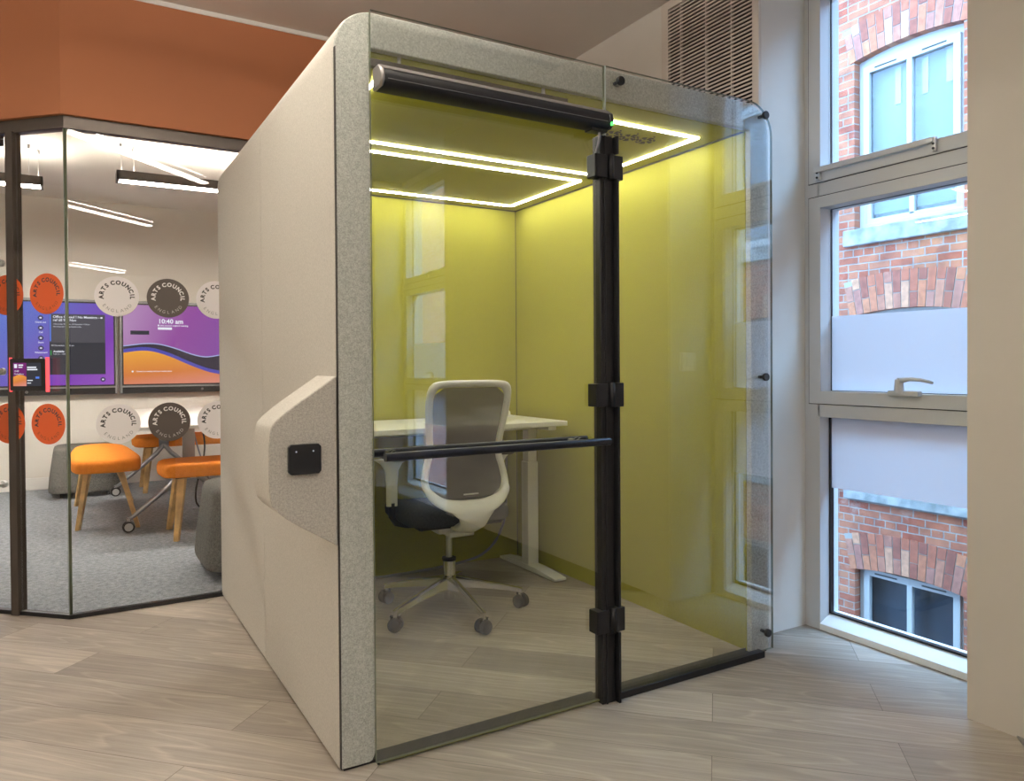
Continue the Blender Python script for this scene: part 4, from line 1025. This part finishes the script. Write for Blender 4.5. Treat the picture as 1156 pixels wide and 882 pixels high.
# ------------------------------------------------------------------ brick building across the lane
BX = 6.2
bld = thing('brick_building', (BX + .5, 0, -4.5), 'red brick building with arched white windows across the lane', 'building')
cols = [5.33, 2.235, -.86, -3.96, -7.06, -10.2]; hw = .54
rows = [(4.20, 2.47), (1.655, -.08), (-.905, -2.6)]
YA, YB, ZA, ZB = -14.0, 9.0, -4.5, 5.35
ycuts = sorted([YA, YB] + [c - hw for c in cols] + [c + hw for c in cols]); zc_ = sorted([ZA, ZB] + [v for r_ in rows for v in r_])
bm = nb()
for i in range(len(ycuts) - 1):
    for j in range(len(zc_) - 1):
        if i % 2 == 1 and j % 2 == 1: continue
        bx(bm, BX, BX + .25, ycuts[i], ycuts[i + 1], zc_[j], zc_[j + 1])
bmesh.ops.remove_doubles(bm, verts=bm.verts[:], dist=1e-5)
obj('brick_wall', bm, 'brick', bld)
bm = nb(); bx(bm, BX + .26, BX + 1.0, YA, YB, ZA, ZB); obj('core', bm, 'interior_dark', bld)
arch_me = None
def arch(yc, zt):
    bm = nb(); rise = .05; Rr = (hw * hw + rise * rise) / (2 * rise); cz = zt - Rr; half = math.asin(hw / Rr) * 1.09; nb_ = 15
    ring = []
    for k in range(nb_):
        a0 = -half + 2 * half * k / nb_; a1 = -half + 2 * half * (k + 1) / nb_; g = .0045 / Rr
        cut = .14 if k % 2 == 0 else .245
        for (r0, r1) in ((Rr, Rr + cut), (Rr + cut + .010, Rr + .36)):
            if k in (0, nb_ - 1) and r1 > Rr + .3: r1 = Rr + .30
            p = [(yc + r0 * math.sin(a0 + g), cz + r0 * math.cos(a0 + g)), (yc + r0 * math.sin(a1 - g), cz + r0 * math.cos(a1 - g)), (yc + r1 * math.sin(a1 - g), cz + r1 * math.cos(a1 - g)), (yc + r1 * math.sin(a0 + g), cz + r1 * math.cos(a0 + g))]
            prism(bm, p, YZ, BX - .010, BX + .11)
    o = obj('brick_arch', bm, 'arch_brick', bld)
    bm = nb(); p = [(yc + Rr * 1.0005 * math.sin(a), cz + (Rr + .004) * math.cos(a)) for a in [(-half + 2 * half * i / 20) for i in range(21)]]
    p += [(yc + (Rr + .355) * math.sin(a), cz + (Rr + .355) * math.cos(a)) for a in [(half - 2 * half * i / 20) for i in range(21)]]
    prism(bm, p, YZ, BX - .004, BX + .10); obj('mortar_bed', bm, 'mortar', o)
def bwin(yc, zt, zb, kind):
    hd = .035 if kind == 'dark' else .12
    y0, y1 = yc - hw, yc + hw; xf = BX + .085
    fr = lambda bm, o, i, a, b: frame(bm, [(o[0], o[2]), (o[1], o[2]), (o[1], o[3]), (o[0], o[3])], [(i[0], i[2]), (i[1], i[2]), (i[1], i[3]), (i[0], i[3])], YZ, a, b)
    bm = nb(); fr(bm, (y0, y1, zb, zt), (y0 + .07, y1 - .07, zb + .055, zt - hd), xf, xf + .09)
    w = obj('window_frame', bm, 'white_upvc', bld, bevel=.006)
    zm = zb + (zt - zb) * .30
    bm = nb(); fr(bm, (y0 + .06, y1 - .06, zm, zt - hd + .005), (y0 + .125, y1 - .125, zm + .045, zt - hd - .065), xf - .03, xf + .02); bx(bm, yc - .024, yc + .024, xf - .028, xf + .02, 0, 0) if False else None
    bx(bm, xf - .028, xf + .02, yc - .026, yc + .026, zm + .03, zt - hd - .05)
    fr(bm, (y0 + .06, y1 - .06, zb + .05, zm + .01), (y0 + .12, y1 - .12, zb + .10, zm - .03), xf + .01, xf + .06); bx(bm, xf + .01, xf + .06, yc - .026, yc + .026, zb + .08, zm)
    obj('sash', bm, 'white_upvc', w, bevel=.004)
    bm = nb()
    for q in (-.24, .24): bx(bm, xf - .034, xf - .028, yc + q - .115, yc + q + .115, zt - hd - .038, zt - hd - .024)
    obj('trickle_vent', bm, 'slot_dark', w)
    bm = nb(); bx(bm, xf + .0, xf + .004, y0 + .12, y1 - .12, zm + .04, zt - hd - .06); bx(bm, xf + .035, xf + .039, y0 + .11, y1 - .11, zb + .09, zm - .02); obj('pane', bm, 'outer_glass', w)
    bm = nb(); bx(bm, xf + .075, xf + .085, y0 + .06, y1 - .06, zb + .05, zt - hd + .01); obj('blind', bm, 'blind_pale' if kind == 'pale' else 'interior_dark', w)
    if kind == 'pale':
        bm = nb()
        for (q, l) in ((.17, .34), (-.10, .32), (-.33, .28)): bx(bm, xf + .066, xf + .072, yc + q - .03, yc + q + .03, zt - hd - .09 - l, zt - hd - .07)
        obj('hanging_slat', bm, 'white_upvc', w)
    bm = nb(); bx(bm, BX - .05, BX + .14, y0 - .16, y1 + .10, zb - .165, zb - .001, .01); obj('stone_sill', bm, 'stone_sill', bld)
for c in cols:
    for i, (zt, zb) in enumerate(rows):
        arch(c, zt); bwin(c, zt, zb, 'dark' if i == 2 else 'pale')
bm = nb(); bx(bm, 2.3, BX, -14, 9, -4.6, -4.5); struct('ground_lane', bm, 'asphalt', 'lane between the buildings')

# ------------------------------------------------------------------ world, camera
w = bpy.data.worlds.new('World'); S.world = w; w.use_nodes = True; N = w.node_tree.nodes; L = w.node_tree.links
bg = N['Background']; bg.inputs['Strength'].default_value = 17
tc = N.new('ShaderNodeTexCoord'); sp = N.new('ShaderNodeSeparateXYZ'); L.new(tc.outputs['Generated'], sp.inputs[0])
r = N.new('ShaderNodeValToRGB'); r.color_ramp.elements[0].position = .0; r.color_ramp.elements[0].color = (.27, .49, .90, 1)
r.color_ramp.elements[1].position = .6; r.color_ramp.elements[1].color = (.35, .63, 1, 1)
L.new(sp.outputs['Z'], r.inputs['Fac']); L.new(r.outputs['Color'], bg.inputs['Color'])

F = 852.283; yaw, pitch, roll = .52952, .011797, .0065577
f = Vector((math.sin(yaw) * math.cos(pitch), math.cos(yaw) * math.cos(pitch), -math.sin(pitch)))
r_ = Vector((math.cos(yaw), -math.sin(yaw), 0)); d = f.cross(r_)
r2 = math.cos(roll) * r_ + math.sin(roll) * d; d2 = -math.sin(roll) * r_ + math.cos(roll) * d
cam = bpy.data.cameras.new('Camera'); co = bpy.data.objects.new('Camera', cam); COL.objects.link(co)
m = Matrix((r2, -d2, -f)).transposed().to_4x4(); m.translation = Vector((-.63803, -2.05821, 1.13847)); co.matrix_world = m
cam.sensor_width = 36; cam.lens = F / 1156 * 36; cam.shift_y = (421.469 - 441) / 1156; cam.clip_start = .05
S.camera = co
S.view_settings.view_transform = 'Standard'; S.view_settings.look = 'None'; S.view_settings.gamma = 1; S.view_settings.exposure = 0
try: S.view_settings.use_curve_mapping = False
except Exception: pass
S.cycles.use_denoising = True
S.cycles.max_bounces = 10; S.cycles.diffuse_bounces = 5; S.cycles.transparent_max_bounces = 24; S.cycles.glossy_bounces = 5
S.cycles.sample_clamp_indirect = 6
S.cycles.caustics_reflective = False
